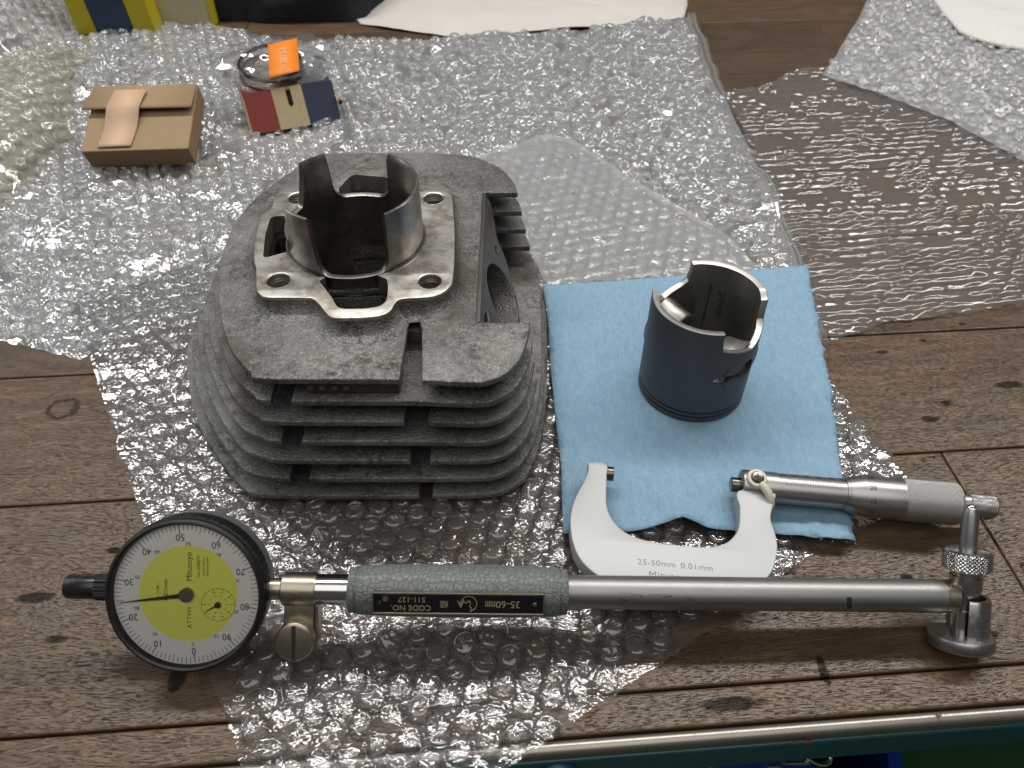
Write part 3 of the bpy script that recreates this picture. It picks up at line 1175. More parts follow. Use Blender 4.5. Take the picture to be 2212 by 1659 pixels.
# small cast web with rivet-like dots between the two upper front fins
xw0, xw1 = P(665, 838, 68).x, P(862, 838, 68).x
web = MB().box(xw0, xw1, 213.5, 226, 64.2, 71.6)
cylpart('cast_web', web.mesh('cast_web', 0), M['rusty'], .5)
for k in range(4):
    q = P(672+26*k, 835, 68)
    cylpart('cast_dot', MB().lathe([(211.6, .4), (212.2, 1.5), (213.6, 2.1)], 14, 'y', (q.x, 0, 68)).mesh('cast_dot'), M['rusty'])

# base flange, continued
bolt_loops = [circle(b.x, b.y, 4.9, 36) for b in bolt]
bore_loop = circle(SLC.x, SLC.y, SR_O+.35, 96)


def area2(lp):
    return sum(lp[i-1][0]*lp[i][1]-lp[i][0]*lp[i-1][1] for i in range(len(lp)))


# windows join the bore opening: cut their outlines from the flange with booleans
flange_me = plate_mesh([fl_out, bore_loop]+bolt_loops, 60, ZFL, .35)
flo = link('base_flange', flange_me, M['mach'])
for wl in (winL, winF, winR):
    cut = link('cut', plate_mesh([wl], ZFL-46, ZFL+6, 0, 0), None)
    bm_ = flo.modifiers.new('b', 'BOOLEAN')
    bm_.object = cut
    bm_.operation = 'DIFFERENCE'
    bm_.solver = 'EXACT'
fme = evaluated(flo)
bpy.data.objects.remove(flo)
for o in [o for o in bpy.data.objects if o.name.startswith('cut')]:
    bpy.data.objects.remove(o)
shade(fme, 35)
fme.transform(Matrix.Translation(-OFF*MM))
fme.materials.clear()
flange = link('base_flange', fme, M['mach'], cyl)
# cast skirt under the machined face
sk = [Vector(q) for q in fl_out]
cen = sum(sk, Vector((0, 0)))/len(sk)
skirt = MB()
nn = len(sk)
for zz, ofs in ((ZFL-1.6, .12), (ZFL-3.5, .5), (ZFL-5.5, 1.4), (ZFL-7.0, 3.4), (ZFL-7.9, 6.2)):
    for i, q in enumerate(sk):
        tng = (sk[(i+1) % nn]-sk[i-1]).normalized()
        nr = Vector((tng.y, -tng.x))
        if nr.dot(q-cen) < 0 and False:
            nr = -nr
        skirt.v.append(Vector((q.x+nr.x*ofs*sgn if (sgn := (1 if area2(sk) > 0 else -1)) else 0, q.y+nr.y*ofs*sgn, zz)))
for j in range(4):
    for i in range(nn):
        i2 = (i+1) % nn
        skirt.f.append([j*nn+i, j*nn+i2, (j+1)*nn+i2, (j+1)*nn+i])
cylpart('flange_skirt', skirt.mesh('flange_skirt', 60), M['cast'])
# stud hole rims
for b in bolt:
    rim = MB()
    seg = 36
    for rr, zz in ((5.7, ZFL+.06), (5.6, ZFL+.10), (4.95, ZFL-.15), (4.7, ZFL-.9), (4.6, ZFL-1.6), (4.8, ZFL-2.2), (4.55, ZFL-2.8), (4.8, ZFL-3.4), (4.55, ZFL-4.0), (4.8, ZFL-4.6), (4.6, ZFL-20)):
        for k in range(seg):
            a = 2*math.pi*k/seg
            rim.v.append(Vector((b.x+rr*math.cos(a), b.y+rr*math.sin(a), zz)))
    for j in range(10):
        for k in range(seg):
            rim.f.append([j*seg+k, j*seg+(k+1) % seg, (j+1)*seg+(k+1) % seg, (j+1)*seg+k])
    cylpart('stud_hole', rim.mesh('stud_hole', 30), M['mach'])


def walled_ring(cx, cy, ro, ri, z0, hfun, n=360, chamfer=1.6, extra=()):
    """a thin wall standing on z0 whose top follows hfun(angle in degrees)"""
    angs = sorted(set([i*360/n for i in range(n)]+[a % 360 for a in extra]))
    mb = MB()
    m_ = len(angs)
    for a in angs:
        h = hfun(a)
        ca, sa = math.cos(R(a)), math.sin(R(a))
        for rr, z in ((ri, z0), (ri, max(z0+.1, h-(chamfer if h > 100 or chamfer < 1 else .5))), (ri+(ro-ri)*.62, h), (ro-.35, h), (ro, h-.35), (ro, z0)):
            mb.v.append(Vector((cx+rr*ca, cy+rr*sa, z)))
    for i in range(m_):
        j = (i+1) % m_
        for k in range(6):
            k2 = (k+1) % 6
            mb.f.append([i*6+k, j*6+k, j*6+k2, i*6+k2])
    return mb


Z_SL = 110.5
keys = []


def sleeve_h(a):
    a = a % 360
    if a > 180:
        a -= 360
    top = Z_SL

    def dip(lo, hi, zb, rad):
        # flat-bottomed notch with rounded inner corners
        if not lo < a < hi:
            return top
        d = min(a-lo, hi-a)
        foot = min(7.0, (top-zb)*.35)
        if d < 1.4:
            return top+(zb+foot-top)*d/1.4
        if d < rad:
            t = 1-(d-1.4)/(rad-1.4)
            return zb+foot*(1-math.sqrt(max(0, 1-t*t)))
        return zb
    if -180 <= a < -139:
        a2 = a+360
    else:
        a2 = a
    h = min(dip(61, 119, 88.3, 14), dip(-115, -52, 83.1, 11))
    if 144 < a2 < 221:
        d = min(a2-144, (221-a2))
        h = min(h, 92+(top-92)*max(0, 1-min(1, d/12))**1.6)
    return h


ex = []
for a0 in (61, 119, -115, -52, 144, 221):
    for d in (-.15, .05, .3, .7, 1.3, 2):
        ex += [a0+d, a0-d]
slv = walled_ring(SLC.x, SLC.y, SR_O, SR_I, 82.4, sleeve_h, 300, 2.6, ex)
cylpart('iron_sleeve', slv.mesh('iron_sleeve', 40), M['iron'])
# lower liner inside the block, with transfer openings seen as dark windows
low = MB()
seg = 120
for j, (rr, zz) in enumerate(((SR_I, 82.6), (SR_I, 60), (SR_I, 30), (SR_I, 5.5))):
    for k in range(seg):
        a = 2*math.pi*k/seg
        low.v.append(Vector((SLC.x+rr*math.cos(a), SLC.y+rr*math.sin(a), zz)))
for j in range(3):
    for k in range(seg):
        am = (k+.5)*360/seg
        if j == 1 and 62 < am < 112:
            continue
        low.f.append([j*seg+k, j*seg+(k+1) % seg, (j+1)*seg+(k+1) % seg, (j+1)*seg+k])
cylpart('bore_wall', low.mesh('bore_wall', 60), M['iron'])
port = MB()
port.box(SLC.x-20, SLC.x+22, SLC.y+SR_I+4, SLC.y+SR_I+12, 28, 62)
cylpart('transfer_port', port.mesh('transfer_port', 0), M['mach'])
MB_g = MB()
nseg = 90
for k in range(nseg+1):
    a = R(-52+(246+52)*k/nseg)
    for rr, zz in ((SR_O+.1, ZFL-.1), (SR_O+.2, ZFL+.55), (SR_O+1.0, ZFL+.6), (SR_O+1.25, ZFL+.05)):
        MB_g.v.append(Vector((SLC.x+rr*math.cos(a), SLC.y+rr*math.sin(a), zz)))
for k in range(nseg):
    for q in range(3):
        MB_g.f.append([k*4+q, k*4+q+1, k*4+5+q, k*4+4+q])
cylpart('sleeve_collar', MB_g.mesh('sleeve_collar'), M['iron'])

# exhaust port flange: a sloping machined pad with an oval opening
ang = math.atan(.52)
ex_fr = Matrix.Translation((exhaust_x(75.5)+.0, 0, 75.5)) @ Matrix.Rotation(R(90)-ang, 4, 'Y')
# local axes of the pad: x runs down the slope, y along the bench depth, z outward normal
pad = [(0, EX_F+.4), (0, EX_R-.6), (6, EX_R-2), (10, 334), (13, 322), (22, 317), (30, 305), (36, 296), (40, 270), (40, EX_F+.4)]
pad = round_poly(pad, [.5, .5, 2, 3, 3, 3, 4, 4, 3, .5])
hole = [(20+15.5*math.cos(2*math.pi*k/48), 283+19*math.sin(2*math.pi*k/48)) for k in range(48)]
h1 = [(13+1.6*math.cos(2*math.pi*k/20), 312+3.0*math.sin(2*math.pi*k/20)) for k in range(20)]
h2 = round_poly([(3.5, 247), (8.5, 247), (8, 254), (6, 258), (4, 254)], .8)
me = plate_mesh([pad, hole, h1, h2], -4, 0, .2)
Mx = Matrix.Translation(Vector((exhaust_x(75), 0, 75))*MM) @ Matrix.Rotation(R(90)-ang, 4, 'Y')
me.transform(Mx)
cylpart('exhaust_flange', me, M['pad'])
tun = MB()
seg = 48
for j, (sc_, d) in enumerate(((1, -.2), (.98, -6), (.9, -22))):
    for k in range(seg):
        a = 2*math.pi*k/seg
        tun.v.append(Vector((20+15.5*sc_*math.cos(a), 283+19*sc_*math.sin(a), d)))
for j in range(2):
    for k in range(seg):
        tun.f.append([j*seg+k, j*seg+(k+1) % seg, (j+1)*seg+(k+1) % seg, (j+1)*seg+k])
tun.f.append([2*seg+k for k in range(seg)])
me = tun.mesh('exhaust_port', 60)
me.transform(Mx)
cylpart('exhaust_port', me, M['cast'])

# ------------------------------------------------------------------ piston
PZ = 8.0
pc = P(1490, 832, PZ)
pis = empty('piston', loc=(pc.x, pc.y, PZ))
tag(pis, 'blue-black coated piston standing crown down on the blue towel', 'piston')
PR = 26.0
PH = 56.5


def piston_h(a):
    a = a % 360
    if a > 180:
        a -= 360
    top = PH

    def dip(lo, hi, depth, rad):
        c_ = (lo+hi)/2
        aa = a
        if hi > 180 and aa < lo-180:
            aa += 360
        if not lo < aa < hi:
            return 0
        d = min(aa-lo, hi-aa)
        e = depth*(.62+.38*min(1, d/((hi-lo)*.5))**.8) if d > 2.2 else depth*.62*(d/2.2)**.5
        return e
    return top+2.0*smooth(-6, 10, a)*smooth(112, 96, a)-max(dip(-86, -5, 15.0, 6), dip(100, 168, 13.5, 6))


ex = []
for a0 in (-86, -5, 100, 168):
    for d in (.02, .2, .5, 1, 1.5, 2.2):
        ex += [a0+d, a0-d]
wall = walled_ring(0, 0, PR, PR-3.0, 9.0, piston_h, 300, .5, ex)
wo = wall.build('skirt', M['moly'], pis, 40)
# bare metal on the inside and the rim
wo.data.materials.append(M['alu_in'])
for p in wo.data.polygons:
    c_ = p.center
    rr = math.hypot(c_.x, c_.y)/MM
    if rr < PR-.12:
        p.material_index = 1
prof = [(.0, PR-3.5), (.25, PR-1.2), (.9, PR-.2), (1.3, PR), (3.4, PR), (3.42, PR-1.2), (4.5, PR-1.2), (4.52, PR), (6.0, PR), (6.02, PR-1.2), (7.1, PR-1.2), (7.12, PR), (9.4, PR), (9.4, PR-2.4)]
MB().lathe(prof, 120, 'z').build('crown', M['moly'], pis, 30)
inn = MB().lathe([(9.2, PR-2.2), (9.3, PR-3.2), (8.6, PR-8), (8.2, 3), (8.2, .1)], 80, 'z', cap=False)
inn.build('crown_inside', M['alu_in'], pis, 40)
# pin bosses
for ang_ in (-46, 134):
    d = Vector((math.cos(R(ang_)), math.sin(R(ang_)), 0))
    b = MB().lathe([(10.5, 5.5), (10.5, 8.6), (11.2, 9.4), (18, 10.8), (PR-2.6, 13.2)], 40, 'x', cap=False)
    b.lathe([(10.5, 5.5), (PR-2.6, 5.5)], 40, 'x', cap=False)
    rot = Matrix.Rotation(R(ang_), 4, 'Z')
    b.v = [rot @ (v+Vector((0, 0, 29))) for v in b.v]
    b.build('pin_boss', M['alu_in'], pis, 40)
# pin hole and oil slot on the outside (sunk into the skirt)
ps = wo
for ang_ in (-46,):
    c1 = link('cut', MB().lathe([(PR-6, 5.6), (PR+4, 5.6)], 40, 'x').mesh('cut'), None)
    c1.parent = pis
    c1.matrix_local = Matrix.Rotation(R(ang_), 4, 'Z') @ Matrix.Translation((0, 0, 29*MM))
    sl = MB()
    for k in range(24):
        a = R(-86+k*(36/23))
        for rr, z in ((PR-4, 26.3), (PR+3, 26.3), (PR+3, 30.1), (PR-4, 30.1)):
            zz = z if 0 < k else 28.2+(z-28.2)*.5
            sl.v.append(Vector((rr*math.cos(a), rr*math.sin(a), zz)))
    for k in range(23):
        for q in range(4):
            sl.f.append([k*4+q, k*4+(q+1) % 4, k*4+4+(q+1) % 4, k*4+4+q])
    sl.f += [[0, 1, 2, 3], [92, 93, 94, 95]]
    c2 = link('cut', sl.mesh('cut', 0), None, pis)
    for c_ in (c1, c2):
        bm_ = wo.modifiers.new('b', 'BOOLEAN')
        bm_.object = c_
        bm_.solver = 'EXACT'
bpy.context.view_layer.update()
wme = evaluated(wo)
wo.modifiers.clear()
wo.data = wme
shade(wme, 40)
for o in [o for o in bpy.data.objects if o.name.startswith('cut')]:
    bpy.data.objects.remove(o)


def inner_wrap(a0, z0, rr):
    # lettering that runs down the inside of the skirt
    return lambda p: (rr*math.cos(R(a0)-p.y/rr), rr*math.sin(R(a0)-p.y/rr), z0-p.x)


text('JAPAN', 5.0, M['alu_in'], pis, mapf=inner_wrap(58, 36, PR-3.3), depth=.3)
text('N P', 4.4, M['alu_in'], pis, mapf=inner_wrap(92, 33, PR-3.3), depth=.3)
rib = MB()
for k in range(14):
    z = 10+k*(37/13)
    rib.v += [Vector(((PR-3.5)*math.cos(R(74)+s_*.012), (PR-3.5)*math.sin(R(74)+s_*.012), z)) for s_ in (-1, 1)]
    rib.v += [Vector(((PR-2.6)*math.cos(R(74)+s_*.012), (PR-2.6)*math.sin(R(74)+s_*.012), z)) for s_ in (1, -1)]
for k in range(13):
    for q in range(4):
        rib.f.append([k*4+q, k*4+(q+1) % 4, k*4+4+(q+1) % 4, k*4+4+q])
rib.build('mould_seam', M['dark_steel'], pis, 0)

# ------------------------------------------------------------------ bore gauge
GA, GB = P(190, 1267, 30), P(2068, 1288, 17.5)
ex_ = (GB-GA).normalized()
EN = R(41)
n0 = Vector((0, -math.cos(EN), math.sin(EN)))
ez_ = (n0-ex_*n0.dot(ex_)).normalized()
ey_ = ez_.cross(ex_)
Mg = Matrix(((ex_.x, ey_.x, ez_.x, GB.x*MM), (ex_.y, ey_.y, ez_.y, GB.y*MM), (ex_.z, ey_.z, ez_.z, GB.z*MM), (0, 0, 0, 1)))
gau = empty('bore_gauge', Mg)
tag(gau, 'long bore gauge with a yellow-centred dial, crackle grey grip and steel tube', 'bore gauge')


def gx(px):
    """local x of the point of the gauge axis seen at photo column px"""
    lo, hi = -1.2, 1.2
    L = (GB-GA).length
    f = lambda t: CX+F*(GA.x+(GB.x-GA.x)*t)/((GA.y+(GB.y-GA.y)*t)*CS+(H-GA.z-(GB.z-GA.z)*t)*SN)
    lo, hi = -.3, 1.3
    for _ in range(60):
        m_ = (lo+hi)/2
        if f(m_) < px:
            lo = m_
        else:
            hi = m_
    return (lo-1)*L


def knurl(a, t, r, N=40, pitch=1.1, amp=.22):
    u = t/(2*math.pi)*N
    v = a/pitch
    tri = lambda q: abs((q % 1)*2-1)
    return r-amp*(1-min(1, 1.6*tri(u+v)*1.0))*.5-amp*(1-min(1, 1.6*tri(u-v)))*.5


def grid_prof(x0, x1, r, step):
    n_ = max(2, int(abs(x1-x0)/step))
    return [(x0+(x1-x0)*i/n_, r) for i in range(n_+1)]


R_T = 6.2
# tube and end collar
x_t0, x_t1, x_c1 = gx(1224), gx(2030), gx(2064)
tube = MB().lathe([(x_t0-4, R_T), (x_t1, R_T)], 64, 'x')
tube.build('measuring_tube', M['satin_tube'], gau)
MB().lathe([(x_t1+.05, R_T-.25), (x_t1+.35, R_T+.02), (x_c1-1.2, R_T+.02), (x_c1-.3, R_T-.7), (x_c1, R_T-1.6)], 64, 'x').build('end_collar', M['nickel'], gau)
xs_ = gx(1818)
slotv = MB()
for k in range(10):
    a = R(62-k*5)     # angle measured from the local z axis towards -y
    for x in (xs_-.9, xs_+.9):
        slotv.v.append(Vector((x+(.5 if k > 5 else 0), -math.sin(R(-12+k*5))*(R_T+.06), math.cos(R(-12+k*5))*(R_T+.06))))
for k in range(9):
    slotv.f.append([k*2, k*2+1, k*2+3, k*2+2])
slotv.build('slot_mark', M['ink'], gau)
for (pxs, an, ln) in ((1330, 20, 7), (1352, 17, 5), (1395, 14, 8), (1420, 16, 4), (1330, -2, 4), (1475, 4, 3)):
    sx_ = gx(pxs)
    sc_ = MB()
    for k in range(8):
        a = R(an+random.uniform(-2.5, 2.5)-k*1.2)
        x = sx_+ln*k/7
        for s_ in (-.11, .11):
            aa = a+s_/R_T*1.2
            sc_.v.append(Vector((x, math.sin(aa)*(R_T+.03), math.cos(aa)*(R_T+.03))))
    for k in range(7):
        sc_.f.append([k*2, k*2+1, k*2+3, k*2+2])
    sc_.build('scratch', M['dark_steel'], gau)
# grip
x_g0, x_g1 = gx(756), gx(1224)
GL = x_g1-x_g0
prof = [(x_g0, 6.5), (x_g0+.05, 8.0), (x_g0+.6, 8.35), (x_g0+2.6, 8.5), (x_g0+2.7, 8.2), (x_g0+3.2, 8.2), (x_g0+3.3, 8.75)]
for k in range(1, 24):
    t = k/24
    prof.append((x_g0+3.3+(GL-6.6)*t, 8.9+.75*math.sin(math.pi*t)**.8))
prof += [(x_g1-3.3, 8.75), (x_g1-3.2, 8.2), (x_g1-2.6, 8.2), (x_g1-2.5, 8.5), (x_g1-.6, 8.4), (x_g1-.05, 8.0), (x_g1, 6.3)]
grip = MB().lathe(prof, 72, 'x')
grip.build('grip', M['leather'], gau, 40)
xp0, xp1 = gx(812)+.6, gx(1170)-.2
PA = R(-9)
Mp = Matrix.Rotation(-PA, 4, 'X')      # plate frame: its normal is turned a little to -y
pl = MB().box(xp0, xp1, -3.75, 3.75, 8.4, 9.72)
pl.v = [Mp @ v for v in pl.v]
pl.build('nameplate', M['plate'], gau, 0, .3)
fr = MB()
for a in ((xp0-.5, xp1+.5, -4.3, -3.75), (xp0-.5, xp1+.5, 3.75, 4.3), (xp0-.5, xp0, -3.75, 3.75), (xp1, xp1+.5, -3.75, 3.75)):
    fr.box(a[0], a[1], a[2], a[3], 8.2, 9.95)
fr.v = [Mp @ v for v in fr.v]
fr.build('nameplate_rim', M['nickel'], gau, 0, .15)


def on_plate(cx_, cy_):
    return lambda p: Mp @ Vector((cx_-p.x, cy_-p.y, 9.76+p.z))


for pxs, body, sz, cy_ in ((1085, '35-60㎜', 3.9, 0), (1028, '◯', 5.2, 0), (997, 'A', 3.9, .1), (962, '級', 3.2, 0), (893, 'CODE NO.', 3.0, -1.75), (895, '511-127', 3.0, 1.55), (840, 'ⓠ', 2.6, 1.9)):
    if body == '◯':
        continue
    text(body, sz, M['gold_ink'], gau, mapf=on_plate(gx(pxs), cy_), depth=.03)
# round maker's emblem: open ring with a wavy stroke
em = MB()
ccx = gx(1014)
pts = [(ccx+2.9*math.cos(R(a)), 3.0*math.sin(R(a)), 9.75) for a in range(-80, 215, 9)]
em.tube(pts, .13, 6)
pts = [(ccx+dx, dy, 9.75) for dx, dy in ((-2.3, 1.9), (-1.6, .6), (-.6, .2), (-.4, 1.1), (.5, 1.0), (.7, .0), (.2, -.9), (1.0, -1.6), (.8, -2.7))]
em.tube(pts, .14, 6)
em.v = [Mp @ v for v in em.v]
em.build('emblem', M['gold_ink'], gau)
for pxs, mt in ((828, 'dark_steel'), (1152, 'steel')):
    rv = MB().lathe([(9.6, .85), (9.9, .8), (10.05, .45), (10.1, .05)], 16, 'z', (gx(pxs), 0, 0))
    rv.v = [Mp @ v for v in rv.v]
    rv.build('rivet', M[mt], gau)


def grip_wrap(cx_, a0, rr):
    return lambda p: (cx_-p.x, math.sin(a0-p.y/rr)*(rr+p.z), math.cos(a0-p.y/rr)*(rr+p.z))


text('MADE IN JAPAN', 2.5, M['emboss'], gau, mapf=grip_wrap(gx(990), R(27), 9.6), depth=.22, spacing=1.15)
# chrome neck, clamp, stem
x_k0, x_k1 = gx(612), gx(686)
MB().lathe([(x_k1-6, 5.6), (x_g0+.5, 5.6)], 56, 'x').build('chrome_neck', M['chrome'], gau)
MB().lathe([(gx(540), 4.0), (x_k0+2, 4.0)], 48, 'x').build('dial_stem', M['nickel'], gau)
MB().lathe([(x_k0, 4.2), (x_k0, 5.4), (x_k0+.5, 6.2), (x_k1-.6, 6.2), (x_k1, 5.9), (x_k1, 5.0)], 56, 'x').build('clamp_band', M['nickel'], gau)
lug = MB()
out = round_poly([(-4.6, 3.0), (-9, 3.2), (-23, 3.2), (-23, -4.6), (-9, -4.6), (-4.6, -4.4)], [.5, 1, 3, 3, 1, .5])
xa, xb = x_k0+1.0, x_k1-.6
for x in (xa, xb):
    lug.v += [Vector((x, q.x, q.y)) for q in out]
no = len(out)
for i in range(no):
    lug.f.append([i, (i+1) % no, no+(i+1) % no, no+i])
lug.f += [list(range(no)), list(range(no, 2*no))]
lug.build('clamp_lug', M['nickel'], gau, 30, .4)
MB().box(xb+.2, xb+1.4, -20, -5.2, -4.2, 2.6).build('clamp_jaw', M['nickel'], gau, 0, .4)
sc_x = gx(648)-.4
ts = MB().lathe(grid_prof(3.2, 6.6, 7.2, .28)+[(7.0, 7.15), (7.5, 6.7), (7.6, 6.4)], 220, 'z', (sc_x, -17.5, 0), mod=lambda a, t, r: knurl(a, t, r, 46, 1.0, .3) if a < 6.7 else r)
tso = ts.build('thumb_screw', M['nickel'], gau, 30)
dk = MB().lathe([(7.55, 6.3), (7.8, 6.25), (7.85, 6.1)], 48, 'z', (sc_x, -17.5, 0))
dko = dk.build('screw_face', M['nickel'], tso)
MB().box(sc_x-.75, sc_x+.75, -17.5-6.4, -17.5+6.4, 7.4, 7.95).build('screw_slot', M['ink'], tso, 0)
MB().box(sc_x+.75, sc_x+.95, -17.5-6.3, -17.5+6.3, 7.4, 7.97).build('slot_edge', M['chrome'], tso, 0)
# plunger cap at the far left
x_p0, x_p1, x_p2 = gx(144), gx(213), gx(236)+3
MB().lathe([(x_p0, 3.2), (x_p0+.4, 4.0), (x_p0+1.2, 4.5), (x_p1, 4.5)], 48, 'x').build('plunger_cap', M['black'], gau)
MB().lathe([(x_p1, 4.3), (x_p1+.2, 5.0), (x_p2, 5.0)], 120, 'x', mod=lambda a, t, r: r-.25*(1 if int(t*60/(2*math.pi)*2) % 2 else 0) if r > 4.6 else r).build('cap_collar', M['black_matte'], gau)
# dial
dcx = gx(420)
RB = 28.2


def dz(name, prof, seg, mat, parent=gau, mod=None, cap=True, sm=35):
    return MB().lathe(prof, seg, 'z', (dcx, 0, 0), mod, cap).build(name, mat, parent, sm)


dz('dial_case', [(-9.5, 20), (-9, 25), (-7.5, 27.4), (-2, 27.6), (-1.0, 27.6)], 96, M['case'])
dz('bezel', [(-1.2, 26.8), (-1.0, 28.0), (.5, 28.4), (6.0, 28.4), (6.4, 27.5), (7.4, 27.5), (7.8, 28.2), (8.8, 28.3), (9.9, 27.7), (10.3, 26.9), (9.6, 26.2), (7.2, 25.9)], 288, M['black_matte'],
   mod=lambda a, t, r: r-(.55 if (-1.1 < a < 6.2 and ((t*36/(2*math.pi)+a*.09) % 1) < .14) else 0), cap=False)
ZD = 7.0
face = dz('dial_face', [(ZD-.6, 26), (ZD, 26), (ZD, .01)], 96, M['dial_white'], cap=False)
ye = MB().lathe([(ZD+.02, 17.6), (ZD+.10, 17.6), (ZD+.10, .01)], 96, 'z', (dcx+.5, .3, 0), cap=False)
ye.build('yellow_disc', M['dial_yellow'], gau)
ZR = 90-6.2+180      # direction of the zero mark


def dpos(n_, r):
    a = R(-83.8-n_*3.6)
    return r*math.cos(a), r*math.sin(a), a


tick = MB()
for n_ in range(100):
    L = 3.5 if n_ % 10 == 0 else 2.9 if n_ % 5 == 0 else 2.1
    wd = .15 if n_ % 10 == 0 else .10
    cx_, cy_, a = dpos(n_, 25.5)
    d = Vector((math.cos(a), math.sin(a), 0))
    s_ = Vector((-d.y, d.x, 0))*wd
    p0 = Vector((dcx+cx_, cy_, ZD+.05))
    p1 = p0-d*L
    tick.add([p0+s_, p0-s_, p1-s_, p1+s_], [(0, 1, 2, 3)])
to = tick.build('graduations', M['ink'], gau, 0)
to['kind'] = 'stuff'
for n_ in range(0, 100, 10):
    cx_, cy_, a = dpos(n_, 21.0)
    text(str(n_), 3.5, M['ink'], gau, TR(dcx+cx_, cy_, ZD+.06, 184), depth=.02, squeeze=.95)
    cx_, cy_, a = dpos(n_+2.2 if n_ else 0, 18.6)
    text(str((100-n_) % 100), 1.9, M['ink'], gau, TR(dcx+cx_, cy_, ZD+.06, 184), depth=.02)
ZY = ZD+.14
for body, sz, x, y, mt, sq, sp in (('Mitutoyo', 2.9, .9, 10.2, 'ink', 1.0, 1.0), ('No.2046FH', 1.7, 4.2, 10.2, 'ink', 1.0, 1.0), ('SHOCK PROOF', 1.0, 6.1, 10.3, 'ink', 1.0, 1.0), ('MADE IN JAPAN', 1.0, 7.4, 10.3, 'ink', 1.0, 1.0),
                                   ('0.01mm', 2.4, -7.5, 1.6, 'ink', 1.0, 1.0), ('ATT990', 2.2, .9, -8.5, 'ink_grey', 1.0, 1.1)):
    o = text(body, sz, M[mt], gau, TR(dcx+x, y, ZY, 90), depth=.02, squeeze=sq, spacing=sp)
    if body == 'Mitutoyo':
        pass
mk = MB()
for x0, x1, y0, y1 in ((-11.2, -9.6, 1.55, 1.67), (-11.2, -9.6, .25, .37), (-10.4, -10.3, 2.4, 4.4), (-10.4, -10.3, -2.4, -.3), (-10.4, -10.3, .3, 1.6)):
    mk.box(dcx+x0, dcx+x1, y0, y1, ZY-.02, ZY)
mk.add([(dcx-10.35, 1.7, ZY), (dcx-10.75, 2.9, ZY), (dcx-9.95, 2.9, ZY)], [(0, 1, 2)])
mk.build('scale_arrows', M['ink'], gau, 0)
# small counter dial
sx0, sy0 = dcx+11.1, -3.7
ring = MB()
seg = 64
for rr in (6.1, 5.96):
    for k in range(seg):
        a = 2*math.pi*k/seg
        ring.v.append(Vector((sx0+rr*math.cos(a), sy0+rr*math.sin(a), ZY)))
for k in range(seg):
    ring.f.append([k, (k+1) % seg, seg+(k+1) % seg, seg+k])
for k in range(10):
    a = R(180+36*k)
    d = Vector((math.cos(a), math.sin(a), 0))
    s_ = Vector((-d.y, d.x, 0))*.08
    p0 = Vector((sx0, sy0, ZY))+d*6.0
    p1 = p0-d*.7
    ring.add([p0+s_, p0-s_, p1-s_, p1+s_], [(0, 1, 2, 3)])
ring.build('counter_ring', M['ink'], gau, 0)
for k in range(10):
    a = R(180-36*k)
    if k != 1:
        text(str((10-k) % 10), 1.35, M['ink'], gau, TR(sx0+4.65*math.cos(a), sy0+4.65*math.sin(a), ZY, 90), depth=.015)
    if k not in (9,):
        text(str(k), .95, M['ink'], gau, TR(sx0+3.15*math.cos(a), sy0+3.15*math.sin(a), ZY, 90), depth=.015)
nd = MB()
a = R(209)
d = Vector((math.cos(a), math.sin(a), 0))
s_ = Vector((-d.y, d.x, 0))
o0 = Vector((sx0, sy0, ZY+.5))
nd.add([o0+s_*.35, o0-s_*.35, o0+d*5.2-s_*.08, o0+d*5.2+s_*.08], [(0, 1, 2, 3)])
nd.build('counter_hand', M['ink'], gau, 0)
MB().lathe([(ZY, 1.1), (ZY+.9, 1.1), (ZY+1.1, .9), (ZY+1.1, .1)], 24, 'z', (sx0, sy0, 0)).build('counter_hub', M['dark_steel'], gau)
# main hand
a = R(187.2)
d = Vector((math.cos(a), math.sin(a), 0))
s_ = Vector((-d.y, d.x, 0))
o0 = Vector((dcx, 0, ZD+1.3))
nd = MB()
top = [o0+d*1.0+s_*1.2, o0+d*1.0-s_*1.2, o0+d*3.4-s_*.75, o0+d*24.4-s_*.06, o0+d*24.4+s_*.06, o0+d*3.4+s_*.75]
nd.add(top+[q-Vector((0, 0, .12)) for q in top], [(0, 1, 2, 3, 4, 5), (11, 10, 9, 8, 7, 6)]+[(i, (i+1) % 6, 6+(i+1) % 6, 6+i) for i in range(6)])
nd.build('pointer', M['dark_steel'], gau, 0)
MB().lathe([(ZD+.2, 2.5), (ZD+1.7, 2.5), (ZD+2.0, 2.2), (ZD+2.0, .5), (ZD+1.8, .4), (ZD+1.8, .05)], 40, 'z', (dcx, 0, 0)).build('pointer_hub', M['hub'], gau)
cr = NT('dial_crystal')
frn = cr.n('ShaderNodeFresnel', {'IOR': 1.45}).outputs[0]
M['crystal'] = cr.surface(cr.n('ShaderNodeMixShader', {0: frn, 1: cr.n('ShaderNodeBsdfTransparent', {'Color': (.97, .97, .96)}).outputs[0], 2: cr.n('ShaderNodeBsdfGlossy', {'Roughness': .03}).outputs[0]}).outputs[0])
dz('crystal', [(9.65, 26.2), (9.95, 22), (10.1, .01)], 72, M['crystal'], cap=False, sm=80)

